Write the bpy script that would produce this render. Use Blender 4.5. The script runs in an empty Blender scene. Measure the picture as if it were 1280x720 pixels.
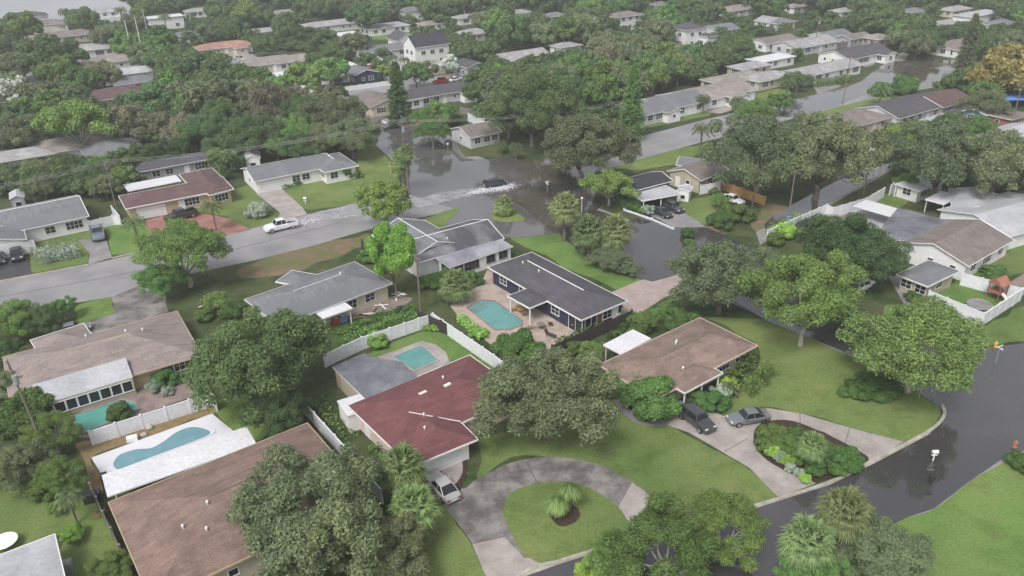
import bpy, bmesh, math, random
import numpy as np
from mathutils import Vector, Matrix
from mathutils.geometry import tessellate_polygon
random.seed(7)
S = bpy.context.scene
COL = S.collection
R_ = math.radians
# ---------------------------------------------------------------- camera
CH, FX, TH, RO = 54.0, 1000.0, R_(27.2), R_(1.0)
r0 = Vector((1, 0, 0)); f0 = Vector((0, math.cos(TH), -math.sin(TH))); u0 = r0.cross(f0)
cr, sr = math.cos(RO), math.sin(RO)
RT = cr * r0 - sr * u0
UP = sr * r0 + cr * u0
CAM = Vector((0, 0, CH))
def g(px, py, z=0.0):
    d = f0 + RT * ((px - 640) / FX) - UP * ((py - 360) / FX)
    t = (z - CH) / d.z
    return Vector((CAM.x + d.x * t, CAM.y + d.y * t, z))
def proj(p):
    v = Vector(p) - CAM
    w = v.dot(f0)
    return 640 + FX * v.dot(RT) / w, 360 - FX * v.dot(UP) / w, w
cam = bpy.data.cameras.new("camera"); camo = bpy.data.objects.new("camera", cam); COL.objects.link(camo)
cam.sensor_width = 36; cam.lens = 36 * FX / 1280; cam.clip_end = 4000; cam.clip_start = .5
m = Matrix((RT, UP, -f0)).transposed().to_4x4(); m.translation = CAM
camo.matrix_world = m
S.camera = camo
# ---------------------------------------------------------------- materials
MATS = {}
def newmat(n):
    m = bpy.data.materials.new(n); m.use_nodes = True
    nt = m.node_tree; b = nt.nodes['Principled BSDF']
    return m, nt, b
def L_(nt, a, b): nt.links.new(a, b)
def nz(nt, scale, detail=4, rough=.6, vec=None, obj=False):
    n = nt.nodes.new('ShaderNodeTexNoise'); n.inputs['Scale'].default_value = scale
    n.inputs['Detail'].default_value = detail; n.inputs['Roughness'].default_value = rough
    if vec is None:
        if obj: tc = nt.nodes.new('ShaderNodeTexCoord'); vec = tc.outputs['Object']
        else: tc = nt.nodes.new('ShaderNodeNewGeometry'); vec = tc.outputs['Position']
    L_(nt, vec, n.inputs['Vector'])
    return n
def ramp(nt, fac, stops):
    r = nt.nodes.new('ShaderNodeValToRGB'); e = r.color_ramp.elements
    e[0].position = stops[0][0]; e[0].color = (*stops[0][1], 1)
    e[1].position = stops[-1][0]; e[1].color = (*stops[-1][1], 1)
    for p, c in stops[1:-1]:
        k = e.new(p); k.color = (*c, 1)
    L_(nt, fac, r.inputs['Fac'])
    return r
def mix(nt, fac, a, b, mode='MIX'):
    x = nt.nodes.new('ShaderNodeMix'); x.data_type = 'RGBA'; x.blend_type = mode
    for i, v in ((0, fac), (6, a), (7, b)):
        if isinstance(v, (int, float)): x.inputs[i].default_value = v
        elif isinstance(v, tuple): x.inputs[i].default_value = (*v, 1)
        else: L_(nt, v, x.inputs[i])
    return x.outputs[2]
def bump(nt, h, b, strength=.3, dist=.05):
    n = nt.nodes.new('ShaderNodeBump'); n.inputs['Strength'].default_value = strength; n.inputs['Distance'].default_value = dist
    L_(nt, h, n.inputs['Height']); L_(nt, n.outputs['Normal'], b.inputs['Normal'])
def sc(c, k): return tuple(min(1, x * k) for x in c)
def mottled(n, c1, c2, scale=1.0, rough=.85, fine=12, c3=None, spec=.3, bmp=.2, obj=False, lo=.35, hi=.65):
    m, nt, b = newmat(n)
    a = nz(nt, scale, 6, .65, obj=obj); f = nz(nt, fine, 3, .7, obj=obj)
    st = [(lo, c1), (hi, c2)] if c3 is None else [(lo, c1), ((lo + hi) / 2, c2), (hi, c3)]
    r = ramp(nt, a.outputs['Fac'], st)
    fr = ramp(nt, f.outputs['Fac'], [(.3, (.84, .84, .84)), (.7, (1.13, 1.13, 1.13))])
    c = mix(nt, 1.0, r.outputs['Color'], fr.outputs['Color'], 'MULTIPLY')
    L_(nt, c, b.inputs['Base Color']); b.inputs['Roughness'].default_value = rough
    b.inputs['Specular IOR Level'].default_value = spec
    if bmp: bump(nt, f.outputs['Fac'], b, bmp, .04)
    MATS[n] = m
    return m
def plain(n, c, rough=.5, metal=0, spec=.5, var=.12, scale=.7):
    m, nt, b = newmat(n)
    a = nz(nt, scale, 5, .7, obj=True)
    r = ramp(nt, a.outputs['Fac'], [(.3, sc(c, 1 - var)), (.7, sc(c, 1 + var * .6))])
    L_(nt, r.outputs['Color'], b.inputs['Base Color'])
    b.inputs['Roughness'].default_value = rough; b.inputs['Metallic'].default_value = metal
    b.inputs['Specular IOR Level'].default_value = spec
    MATS[n] = m
    return m
def lawn(n, c1, c2, c3, scale=.12):
    m, nt, b = newmat(n)
    a = nz(nt, scale, 8, .62); f = nz(nt, 3.5, 4, .75); s2 = nz(nt, .45, 5, .7); big = nz(nt, .035, 3, .5)
    r = ramp(nt, a.outputs['Fac'], [(.3, c1), (.5, c2), (.72, c3)])
    fr = ramp(nt, f.outputs['Fac'], [(.25, (.66, .68, .66)), (.75, (1.3, 1.28, 1.25))])
    c = mix(nt, 1.0, r.outputs['Color'], fr.outputs['Color'], 'MULTIPLY')
    sp = ramp(nt, s2.outputs['Fac'], [(.56, (0, 0, 0)), (.72, (1, 1, 1))])
    bw = ramp(nt, sp.outputs['Color'], [(0, (0, 0, 0)), (1, (.6, .6, .6))])
    c = mix(nt, bw.outputs['Color'], c, (.19, .17, .09))
    s3 = nz(nt, .2, 7, .75); dk = ramp(nt, s3.outputs['Fac'], [(.36, (.7, .74, .66)), (.52, (1, 1, 1))]); c = mix(nt, 1.0, c, dk.outputs['Color'], 'MULTIPLY')
    bg = ramp(nt, big.outputs['Fac'], [(.35, (.8, .85, .8)), (.65, (1.12, 1.08, 1.05))])
    c = mix(nt, 1.0, c, bg.outputs['Color'], 'MULTIPLY')
    L_(nt, c, b.inputs['Base Color']); b.inputs['Roughness'].default_value = .9; b.inputs['Specular IOR Level'].default_value = .15
    bump(nt, f.outputs['Fac'], b, .5, .08)
    MATS[n] = m
    return m
def shingle(n, c, var=.26, streak=None):
    m, nt, b = newmat(n)
    a = nz(nt, .35, 6, .7, obj=True); f = nz(nt, 7, 2, .8, obj=True)
    tc = nt.nodes.new('ShaderNodeTexCoord')
    br = nt.nodes.new('ShaderNodeTexBrick'); br.inputs['Scale'].default_value = 1
    br.inputs['Brick Width'].default_value = 1.5; br.inputs['Row Height'].default_value = .42
    br.inputs['Mortar Size'].default_value = .018; br.inputs['Mortar Smooth'].default_value = .4
    br.inputs['Color1'].default_value = (*sc(c, .86), 1); br.inputs['Color2'].default_value = (*sc(c, 1.12), 1)
    br.inputs['Mortar'].default_value = (*sc(c, .62), 1)
    L_(nt, tc.outputs['Object'], br.inputs['Vector'])
    r = ramp(nt, a.outputs['Fac'], [(.3, (1 - var,) * 3), (.7, (1 + var,) * 3)])
    cc = mix(nt, 1.0, br.outputs['Color'], r.outputs['Color'], 'MULTIPLY')
    fr = ramp(nt, f.outputs['Fac'], [(.3, (.8,) * 3), (.7, (1.22,) * 3)])
    cc = mix(nt, 1.0, cc, fr.outputs['Color'], 'MULTIPLY')
    if streak:
        w = nz(nt, .22, 4, .6, obj=True)
        mp = nt.nodes.new('ShaderNodeMapping'); mp.inputs['Scale'].default_value = (1, .35, 1); L_(nt, tc.outputs['Object'], mp.inputs['Vector']); L_(nt, mp.outputs['Vector'], w.inputs['Vector'])
        rr = ramp(nt, w.outputs['Fac'], [(.42, (0, 0, 0)), (.62, (1, 1, 1))])
        cc = mix(nt, rr.outputs['Color'], cc, streak)
    L_(nt, cc, b.inputs['Base Color']); b.inputs['Roughness'].default_value = .85; b.inputs['Specular IOR Level'].default_value = .25
    bump(nt, br.outputs['Fac'], b, .25, .03)
    MATS[n] = m
    return m
lawn('grass_mid', (.10, .155, .05), (.145, .20, .066), (.195, .222, .09))
lawn('grass_bright', (.105, .185, .05), (.14, .225, .064), (.18, .23, .085), .09)
lawn('grass_dull', (.07, .09, .036), (.09, .105, .044), (.125, .118, .06))
lawn('ground_mix', (.036, .056, .022), (.06, .082, .034), (.095, .095, .054), .2)
lawn('weeds', (.035, .075, .015), (.06, .11, .025), (.10, .105, .05), .8)
mottled('dirt', (.24, .15, .11), (.16, .12, .075), .3, .95, 5, (.105, .13, .045), lo=.34, hi=.6)
mottled('mulch', (.035, .022, .018), (.065, .042, .032), 3, .95, 9)
mottled('gravel_tan', (.25, .17, .09), (.16, .13, .06), 1.6, .95, 6)
mottled('asphalt', (.19, .186, .19), (.30, .292, .298), .12, .45, 8, spec=.5)
mottled('asphalt_black', (.035, .035, .04), (.06, .06, .066), .3, .35, 8, spec=.5)
mottled('concrete', (.26, .23, .215), (.38, .345, .325), .4, .8, 9)
mottled('concrete_dark', (.105, .097, .093), (.255, .238, .228), .4, .6, 7, lo=.4, hi=.62)
mottled('concrete_grey', (.17, .165, .165), (.28, .27, .27), .3, .6, 8)
mottled('kerb_mat', (.28, .26, .22), (.45, .42, .37), .9, .8, 9)
mottled('joint', (.07, .065, .06), (.1, .09, .085), 2, .9)
mottled('pavers', (.31, .245, .205), (.44, .355, .305), .5, .8, 2.5)
mottled('red_pavers', (.22, .105, .085), (.32, .17, .14), .5, .8, 3)
mottled('pink_slab', (.31, .245, .225), (.40, .33, .31), .5, .7, 4)
plain('white_deck', (.62, .62, .66), .6, var=.04)
mottled('tan_patio', (.17, .13, .12), (.28, .22, .20), .6, .8, 5)
mottled('bark', (.10, .085, .07), (.2, .175, .15), 2, .95, 9)
mottled('bark_light', (.3, .28, .25), (.42, .4, .36), 2, .95, 9)
mottled('brick', (.28, .10, .075), (.36, .16, .12), .8, .85, 6)
mottled('flat_grey', (.17, .175, .2), (.33, .33, .36), .28, .5, 3, obj=True, bmp=.05)
mottled('flat_dark', (.10, .105, .125), (.21, .21, .235), .3, .5, 3, obj=True, bmp=.05)
mottled('flat_white', (.58, .58, .61), (.63, .63, .66), .3, .5, 3, obj=True, bmp=.05)
mottled('flat_light', (.33, .34, .36), (.45, .45, .48), .3, .5, 3, obj=True, bmp=.05)
shingle('sh_brown', (.21, .155, .13)); shingle('sh_red', (.155, .066, .068), .15); shingle('sh_tan', (.245, .205, .195), .15)
shingle('sh_dark', (.085, .082, .094), .15); shingle('sh_grey', (.175, .18, .195), .2, (.15, .155, .17)); shingle('sh_blotch', (.20, .20, .21), .2, (.075, .075, .085))
shingle('sh_maroon', (.125, .078, .08), .15); shingle('sh_black', (.045, .047, .058), .1); shingle('sh_terra', (.33, .19, .15)); shingle('sh_light', (.3, .295, .3))
shingle('sh_chip', (.20, .14, .118), .3)
shingle('sh_beige', (.25, .225, .21)); shingle('sh_warm', (.19, .165, .155))
for n, c in dict(white=(.72, .72, .72), cream=(.52, .47, .37), beige=(.42, .37, .29), grey=(.32, .33, .35), navy=(.035, .042, .075), pinkish=(.6, .47, .42),
                 tealwall=(.1, .22, .24), lightgrey=(.5, .51, .53), tan=(.45, .36, .24), brickwall=(.3, .12, .09), dkgrey=(.08, .08, .09), purple=(.12, .1, .16)).items():
    plain('wall_' + n, c, .8, spec=.2)
plain('trim', (.74, .74, .74), .5); plain('trim_dark', (.12, .1, .1), .5); plain('vinyl', (.70, .71, .75), .4, var=.14, scale=1.6); plain('gdoor', (.68, .69, .7), .5)
plain('door_brown', (.2, .1, .06), .5); plain('wood_dark', (.045, .035, .035), .8); plain('wood_tan', (.42, .24, .1), .8, var=.3, scale=2); plain('wood_grey', (.2, .18, .165), .8, var=.3, scale=2)
plain('rubber', (.02, .02, .02), .8); plain('chrome', (.6, .6, .62), .3, 1); plain('metal_grey', (.35, .36, .37), .5, .3); plain('plastic_black', (.025, .025, .03), .5)
plain('red_plastic', (.4, .05, .04), .5); plain('yellow_plastic', (.6, .4, .05), .5); plain('blue_tarp', (.12, .25, .6), .5); plain('orange', (.38, .17, .08), .6); plain('skylight', (.7, .66, .62), .3)
plain('pole_wood', (.17, .14, .12), .9); plain('wire', (.5, .5, .5), .5); plain('rock', (.4, .37, .33), .9, var=.3, scale=3)
def gloss(n, c, rough, coat=0, metal=0):
    m, nt, b = newmat(n); b.inputs['Base Color'].default_value = (*c, 1); b.inputs['Roughness'].default_value = rough
    b.inputs['Coat Weight'].default_value = coat; b.inputs['Metallic'].default_value = metal; MATS[n] = m
gloss('glass', (.018, .022, .028), .08); gloss('glass_teal', (.07, .1, .11), .12)
for n, c in dict(silver=(.50, .49, .48), charcoal=(.06, .06, .065), midgrey=(.19, .2, .215), whitec=(.72, .73, .75), darkblue=(.03, .04, .06), black=(.012, .013, .016), slate=(.16, .2, .25), red=(.42, .03, .03)).items():
    gloss('paint_' + n, c, .3, 1, 0 if n in ('whitec', 'red', 'black') else .3)
gloss('lamp_glass', (.8, .8, .78), .1, 1); gloss('tail_glass', (.35, .02, .02), .2, 1)
def water(n, c1, c2, scale, bs, rough=.015, rs=2.2, ior=2.0):
    m, nt, b = newmat(n)
    a = nz(nt, scale, 5, .6)
    r = ramp(nt, a.outputs['Fac'], [(.35, c1), (.65, c2)])
    L_(nt, r.outputs['Color'], b.inputs['Base Color']); b.inputs['Roughness'].default_value = rough; b.inputs['IOR'].default_value = ior
    w = nz(nt, rs, 3, .6)
    mp = nt.nodes.new('ShaderNodeMapping'); mp.inputs['Rotation'].default_value = (0, 0, .35); mp.inputs['Scale'].default_value = (.45, 1.3, 1)
    gm = nt.nodes.new('ShaderNodeNewGeometry'); L_(nt, gm.outputs['Position'], mp.inputs['Vector']); L_(nt, mp.outputs['Vector'], w.inputs['Vector'])
    bump(nt, w.outputs['Fac'], b, bs, .06)
    MATS[n] = m
water('water_street', (.045, .042, .046), (.068, .063, .068), .06, .09, rs=1.3)
water('water_flood', (.075, .071, .073), (.12, .113, .115), .05, .08, rs=1.3)
water('water_brown', (.078, .066, .052), (.11, .098, .082), .07, .06)
water('water_dark', (.042, .037, .033), (.095, .087, .078), .12, .08, rs=1.3)
water('water_bay', (.26, .265, .29), (.32, .325, .35), .02, .1, .3)
water('pool_water', (.10, .25, .25), (.13, .30, .29), .5, .25, ior=1.33)
water('pool_blue', (.13, .26, .31), (.17, .31, .35), .5, .25, ior=1.33)
water('pool_teal', (.09, .29, .25), (.12, .35, .3), .5, .25, ior=1.33)
def foam(n, lo, hi, sx):
    m, nt, b = newmat(n)
    tc = nt.nodes.new('ShaderNodeTexCoord'); mp = nt.nodes.new('ShaderNodeMapping'); mp.inputs['Scale'].default_value = (sx, 1.4, 1)
    L_(nt, tc.outputs['Object'], mp.inputs['Vector'])
    a = nz(nt, 1.3, 7, .72, vec=mp.outputs['Vector'])
    r = ramp(nt, a.outputs['Fac'], [(lo, (0, 0, 0)), (hi, (.85, .85, .85))])
    b.inputs['Base Color'].default_value = (.48, .48, .51, 1); b.inputs['Roughness'].default_value = .6
    t = nt.nodes.new('ShaderNodeBsdfTransparent'); mx = nt.nodes.new('ShaderNodeMixShader')
    L_(nt, r.outputs['Color'], mx.inputs['Fac']); L_(nt, t.outputs[0], mx.inputs[1]); L_(nt, b.outputs[0], mx.inputs[2])
    L_(nt, mx.outputs[0], nt.nodes['Material Output'].inputs['Surface']); MATS[n] = m
foam('foam_dense', .37, .66, .3); foam('foam_thin', .54, .85, .25)
def leaf(n, c, var=.35, hue=.05, tr=.42):
    m, nt, b = newmat(n)
    gm = nt.nodes.new('ShaderNodeNewGeometry'); oi = nt.nodes.new('ShaderNodeObjectInfo')
    a = nz(nt, .12, 4, .6)
    r = ramp(nt, gm.outputs['Random Per Island'], [(0, (1 - var,) * 3), (1, (1 + var,) * 3)])
    cc = mix(nt, 1.0, c, r.outputs['Color'], 'MULTIPLY')
    r2 = ramp(nt, a.outputs['Fac'], [(.32, (.82, .86, .84)), (.5, (1, 1, 1)), (.68, (1.16, 1.13, 1.0))])
    cc = mix(nt, 1.0, cc, r2.outputs['Color'], 'MULTIPLY')
    hs = nt.nodes.new('ShaderNodeHueSaturation')
    mr = nt.nodes.new('ShaderNodeMapRange'); mr.inputs['To Min'].default_value = .5 - hue * .5; mr.inputs['To Max'].default_value = .5 + hue * .4
    L_(nt, oi.outputs['Random'], mr.inputs['Value']); L_(nt, mr.outputs[0], hs.inputs['Hue'])
    mv = nt.nodes.new('ShaderNodeMath'); mv.operation = 'MULTIPLY_ADD'; mv.inputs[1].default_value = 7.13; mv.inputs[2].default_value = .2
    L_(nt, oi.outputs['Random'], mv.inputs[0])
    fr = nt.nodes.new('ShaderNodeMath'); fr.operation = 'FRACT'; L_(nt, mv.outputs[0], fr.inputs[0])
    m2 = nt.nodes.new('ShaderNodeMapRange'); m2.inputs['To Min'].default_value = .78; m2.inputs['To Max'].default_value = 1.2
    L_(nt, fr.outputs[0], m2.inputs['Value']); L_(nt, m2.outputs[0], hs.inputs['Value'])
    L_(nt, cc, hs.inputs['Color'])
    L_(nt, hs.outputs[0], b.inputs['Base Color']); b.inputs['Roughness'].default_value = .65; b.inputs['Specular IOR Level'].default_value = .18
    t = nt.nodes.new('ShaderNodeBsdfTranslucent'); L_(nt, hs.outputs[0], t.inputs['Color'])
    mx = nt.nodes.new('ShaderNodeMixShader'); mx.inputs[0].default_value = tr
    L_(nt, b.outputs[0], mx.inputs[1]); L_(nt, t.outputs[0], mx.inputs[2]); L_(nt, mx.outputs[0], nt.nodes['Material Output'].inputs['Surface'])
    MATS[n] = m
LEAFC = dict(pale=(.10, .165, .055), oak=(.102, .124, .068), broad=(.085, .145, .045), yellow=(.125, .18, .052), dark=(.062, .102, .042), brown=(.115, .115, .076), silver=(.30, .32, .29),
             orange=(.17, .155, .055), bright=(.13, .23, .05), palm=(.11, .145, .062), palmdark=(.08, .105, .05), shrub=(.065, .115, .035), limey=(.16, .26, .06), greysh=(.2, .24, .2), ponytail=(.12, .19, .07))
for k, c in LEAFC.items(): leaf('leaf_' + k, sc(c, 2.1))
# ---------------------------------------------------------------- mesh helpers
def tag(o, label=None, cat=None, group=None, kind=None):
    if label: o['label'] = label
    if cat: o['category'] = cat
    if group: o['group'] = group
    if kind: o['kind'] = kind
    return o
def link(name, me, parent=None):
    o = bpy.data.objects.new(name, me); COL.objects.link(o)
    if parent: o.parent = parent
    return o
def empty(name, loc, rz=0):
    o = link(name, None); o.location = loc; o.rotation_euler = (0, 0, rz); o.empty_display_size = .3
    return o
class MB:
    def __init__(s): s.v = []; s.f = []; s.mi = []; s.mats = []
    def mat(s, m):
        m = MATS[m]
        if m not in s.mats: s.mats.append(m)
        return s.mats.index(m)
    def poly(s, vs, faces, m):
        b = len(s.v); s.v += [tuple(p) for p in vs]; i = s.mat(m)
        for f in faces: s.f.append([b + k for k in f]); s.mi.append(i)
    def box(s, x0, x1, y0, y1, z0, z1, m, rz=0, c=None):
        vs = [(x, y, z) for z in (z0, z1) for x, y in ((x0, y0), (x1, y0), (x1, y1), (x0, y1))]
        if rz:
            cx, cy = c or ((x0 + x1) / 2, (y0 + y1) / 2); a, b_ = math.cos(rz), math.sin(rz)
            vs = [(cx + (x - cx) * a - (y - cy) * b_, cy + (x - cx) * b_ + (y - cy) * a, z) for x, y, z in vs]
        s.poly(vs, [(3, 2, 1, 0), (4, 5, 6, 7), (0, 1, 5, 4), (1, 2, 6, 5), (2, 3, 7, 6), (3, 0, 4, 7)], m)
    def tube(s, pts, rad, m, n=8, cap=True):
        pts = [Vector(p) for p in pts]
        if not hasattr(rad, '__len__'): rad = [rad] * len(pts)
        vs = []; fs = []
        for i, p in enumerate(pts):
            d = (pts[min(i + 1, len(pts) - 1)] - pts[max(i - 1, 0)]).normalized()
            a = d.cross(Vector((0, 0, 1)) if abs(d.z) < .95 else Vector((1, 0, 0))).normalized(); b = d.cross(a)
            for k in range(n):
                t = 2 * math.pi * k / n; vs.append(p + (a * math.cos(t) + b * math.sin(t)) * rad[i])
        for i in range(len(pts) - 1):
            for k in range(n): fs.append((i * n + k, i * n + (k + 1) % n, (i + 1) * n + (k + 1) % n, (i + 1) * n + k))
        if cap: fs.append(tuple(range(n))[::-1]); fs.append(tuple((len(pts) - 1) * n + k for k in range(n)))
        s.poly(vs, fs, m)
    def build(s, name, parent=None, smooth=False, bevel=0):
        me = bpy.data.meshes.new(name); me.from_pydata(s.v, [], s.f)
        for m in s.mats: me.materials.append(m)
        me.polygons.foreach_set('material_index', s.mi)
        bm = bmesh.new(); bm.from_mesh(me); bmesh.ops.recalc_face_normals(bm, faces=bm.faces[:])
        if bevel: bmesh.ops.bevel(bm, geom=bm.edges[:], offset=bevel, segments=1, affect='EDGES')
        bm.to_mesh(me); bm.free()
        if smooth: me.polygons.foreach_set('use_smooth', [True] * len(me.polygons))
        return link(name, me, parent)
def catmull(P, closed=True, n=6):
    out = []; N = len(P)
    rng = range(N) if closed else range(N - 1)
    for i in rng:
        if closed: p0, p1, p2, p3 = P[(i - 1) % N], P[i], P[(i + 1) % N], P[(i + 2) % N]
        else: p0, p1, p2, p3 = P[max(i - 1, 0)], P[i], P[i + 1], P[min(i + 2, N - 1)]
        for k in range(n):
            t = k / n
            out.append(.5 * ((2 * p1) + (-p0 + p2) * t + (2 * p0 - 5 * p1 + 4 * p2 - p3) * t * t + (-p0 + 3 * p1 - 3 * p2 + p3) * t ** 3))
    if not closed: out.append(P[-1])
    return out
KEEP = []   # world polygons no tree trunk may stand on
def inside(p, poly):
    c = False; n = len(poly); x, y = p[0], p[1]
    for i in range(n):
        a, b = poly[i], poly[i - 1]
        if (a[1] > y) != (b[1] > y) and x < (b[0] - a[0]) * (y - a[1]) / (b[1] - a[1]) + a[0]: c = not c
    return c
KB = {}
def blocked(p):
    for i, q in enumerate(KEEP):
        b = KB.get(i)
        if b is None: b = KB[i] = (min(a[0] for a in q), max(a[0] for a in q), min(a[1] for a in q), max(a[1] for a in q))
        if b[0] < p[0] < b[1] and b[2] < p[1] < b[3] and inside(p, q): return True
    return False
def patch(name, px, mat, z, smooth=False, jit=0, keep=False, world=False, thick=0):
    P = [Vector(p) for p in px] if world else [g(a, b, z) for a, b in px]
    for p in P: p.z = z
    if jit:
        Q = []
        for i, p in enumerate(P):
            q = P[(i + 1) % len(P)]; n = max(1, int((q - p).length / 2.5))
            for k in range(n): Q.append(p.lerp(q, k / n) + Vector((random.uniform(-jit, jit), random.uniform(-jit, jit), 0)) * (1 if k else .4))
        P = catmull(Q, True, 3)
    elif smooth: P = catmull(P, True, 6)
    if keep: KEEP.append([(p.x, p.y) for p in P])
    c = sum(P, Vector()) / len(P); c.z = 0
    V = [p - c for p in P]; n = len(V)
    fs = [tuple(t) for t in tessellate_polygon([V])]
    mb = MB()
    if thick:
        top = V; bot = [v - Vector((0, 0, thick)) for v in V]
        mb.poly(top + bot, fs + [(i, (i + 1) % n, n + (i + 1) % n, n + i) for i in range(n)], mat)
    else: mb.poly(V, fs, mat)
    o = mb.build(name); o.location = c
    if not thick:
        me = o.data
        if me.polygons[0].normal.z < 0: me.flip_normals()
    return tag(o, kind='structure')
def ribbon(name, px, w, h, mat, z0=-.02, smooth=True, parent=None, world=False):
    P = [Vector(p) for p in px] if world else [g(*p) for p in px]
    if smooth: P = catmull(P, False, 6)
    c = P[0].copy(); mb = MB(); vs = []; fs = []
    for i, p in enumerate(P):
        d = (P[min(i + 1, len(P) - 1)] - P[max(i - 1, 0)]).normalized(); nn = Vector((-d.y, d.x, 0)) * w / 2
        q = p - c
        vs += [q + nn + Vector((0, 0, z0)), q + nn + Vector((0, 0, h)), q - nn + Vector((0, 0, h)), q - nn + Vector((0, 0, z0))]
    for i in range(len(P) - 1):
        for k in range(3): fs.append((i * 4 + k, i * 4 + k + 1, i * 4 + 4 + k + 1, i * 4 + 4 + k))
    fs += [(0, 1, 2, 3), tuple(len(vs) - 4 + k for k in range(4))]
    mb.poly(vs, fs, mat); o = mb.build(name, parent); o.location = c
    return tag(o, kind='structure') if not parent else o
# ---------------------------------------------------------------- buildings
CACHE = {}
def win_mesh(kind, fr):
    key = (kind, fr)
    if key in CACHE: return CACHE[key]
    W, Z0, Z1, mul = dict(w=(1.5, .95, 2.1, 1), W=(2.6, .85, 2.15, 3), t=(.8, 1.2, 1.9, 0), s=(2.6, .05, 2.1, 1), d=(.95, .02, 2.08, 0), D=(.95, .02, 2.08, 0), g=(4.8, .02, 2.1, 0), G=(2.6, .02, 2.1, 0), T=(1.0, .8, 2.1, 0))[kind]
    mb = MB(); h = W / 2
    if kind in 'gG':
        n = 4; dz = (Z1 - Z0) / n
        for i in range(n): mb.box(-h, h, -.05, 0, Z0 + i * dz, Z0 + (i + 1) * dz - .03, 'gdoor')
        mb.box(-h, h, -.03, .001, Z0, Z1, 'trim_dark')
    elif kind == 'd': mb.box(-h, h, -.04, 0, Z0, Z1, 'trim')
    elif kind == 'D': mb.box(-h, h, -.04, 0, Z0, Z1, 'door_brown')
    else: mb.box(-h, h, -.03, 0, Z0, Z1, 'glass_teal' if fr == 'wall_tealwall' else 'glass')
    a = mb.build('tmp'); me1 = a.data; bpy.data.objects.remove(a)
    mb = MB(); b = .08
    mb.box(-h - b, h + b, -.07, -.001, Z1, Z1 + b, fr); mb.box(-h - b, -h, -.07, -.001, Z0, Z1 - .001, fr); mb.box(h, h + b, -.07, -.001, Z0, Z1 - .001, fr)
    if kind in 'wWtsT':
        mb.box(-h - b - .04, h + b + .04, -.11, -.001, Z0 - .07, Z0 - .001, fr)
        for k in range(mul):
            x = -h + W * (k + 1) / (mul + 1); mb.box(x - .03, x + .03, -.06, -.002, Z0 + .001, Z1 - .002, fr)
        if kind in 'wW': mb.box(-h + .001, h - .001, -.055, -.003, (Z0 + Z1) / 2 - .02, (Z0 + Z1) / 2 + .02, fr)
    if kind in 'dD': mb.box(h - .16, h - .1, -.1, -.041, 1.0, 1.06, 'chrome')
    a = mb.build('tmp'); me2 = a.data; bpy.data.objects.remove(a)
    CACHE[key] = (me1, me2)
    return CACHE[key]
HOUSES = []
FARF = False
def roof_mesh(L, W, z0, kind, pitch, swap, shm, trim='trim', zb=None, th=.17):
    mb = MB()
    A, B = (W, L) if swap else (L, W)      # A along ridge, B across
    def T(a, b, z): return (b, a, z) if swap else (a, b, z)
    if kind == 'hip':
        i = B / 2 if A > B * 1.02 else A / 2 * .98
        zr = z0 + pitch * B / 2
        v = [T(0, 0, z0), T(A, 0, z0), T(A, B, z0), T(0, B, z0), T(i, B / 2, zr), T(A - i, B / 2, zr)]
        mb.poly(v, [(0, 1, 5, 4), (1, 2, 5), (2, 3, 4, 5), (3, 0, 4)], shm)
        w = [T(0, 0, z0), T(A, 0, z0), T(A, B, z0), T(0, B, z0), T(0, 0, z0 - th), T(A, 0, z0 - th), T(A, B, z0 - th), T(0, B, z0 - th)]
        mb.poly(w, [(0, 1, 5, 4), (1, 2, 6, 5), (2, 3, 7, 6), (3, 0, 4, 7), (4, 5, 6, 7)], trim)
    elif kind == 'gable':
        zr = z0 + pitch * B / 2
        a = [T(x, b, z) for x in (0, A) for b, z in ((0, z0), (B / 2, zr), (B, z0))]
        mb.poly(a, [(0, 3, 4, 1), (1, 4, 5, 2)], shm)
        lo = [T(x, b, z - th) for x in (0, A) for b, z in ((0, z0), (B / 2, zr), (B, z0))]
        mb.poly(a + lo, [(6, 9, 10, 7), (7, 10, 11, 8), (0, 1, 7, 6), (1, 2, 8, 7), (3, 4, 10, 9), (4, 5, 11, 10), (0, 3, 9, 6), (2, 5, 11, 8)], trim)
    else:   # flat / lean-to; zb is the height of the far edge
        z1 = z0 if zb is None else zb
        a = [(0, 0, z0), (L, 0, z0), (L, W, z1), (0, W, z1)]
        mb.poly(a, [(0, 1, 2, 3)], shm)
        mb.poly(a + [(x, y, z - .14) for x, y, z in a], [(0, 1, 5, 4), (1, 2, 6, 5), (2, 3, 7, 6), (3, 0, 4, 7), (4, 5, 6, 7)], trim)
        zr = max(z0, z1)
    o = .08
    if FARF: return mb, zr
    if kind == 'hip' or (kind == 'flat' and abs(z1 - z0) < .01):
        for bx in ((-o, L + o, -o, -.002), (-o, L + o, W + .002, W + o), (-o, -.002, 0, W), (L + .002, L + o, 0, W)): mb.box(*bx, z0 - th, z0 + .03, trim)
    elif kind == 'gable':
        zr = z0 + pitch * B / 2
        for a in (-.05, A + .05):
            for b0, b1 in ((-.08, B / 2), (B + .08, B / 2)): mb.tube([T(a, b0, z0 - .03), T(a, b1, zr + .01)], .055, trim, 6)
        for b in (-.05, B + .05): mb.tube([T(-.08, b, z0 - .04), T(A + .08, b, z0 - .04)], .055, trim, 6)
    return mb, zr
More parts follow.
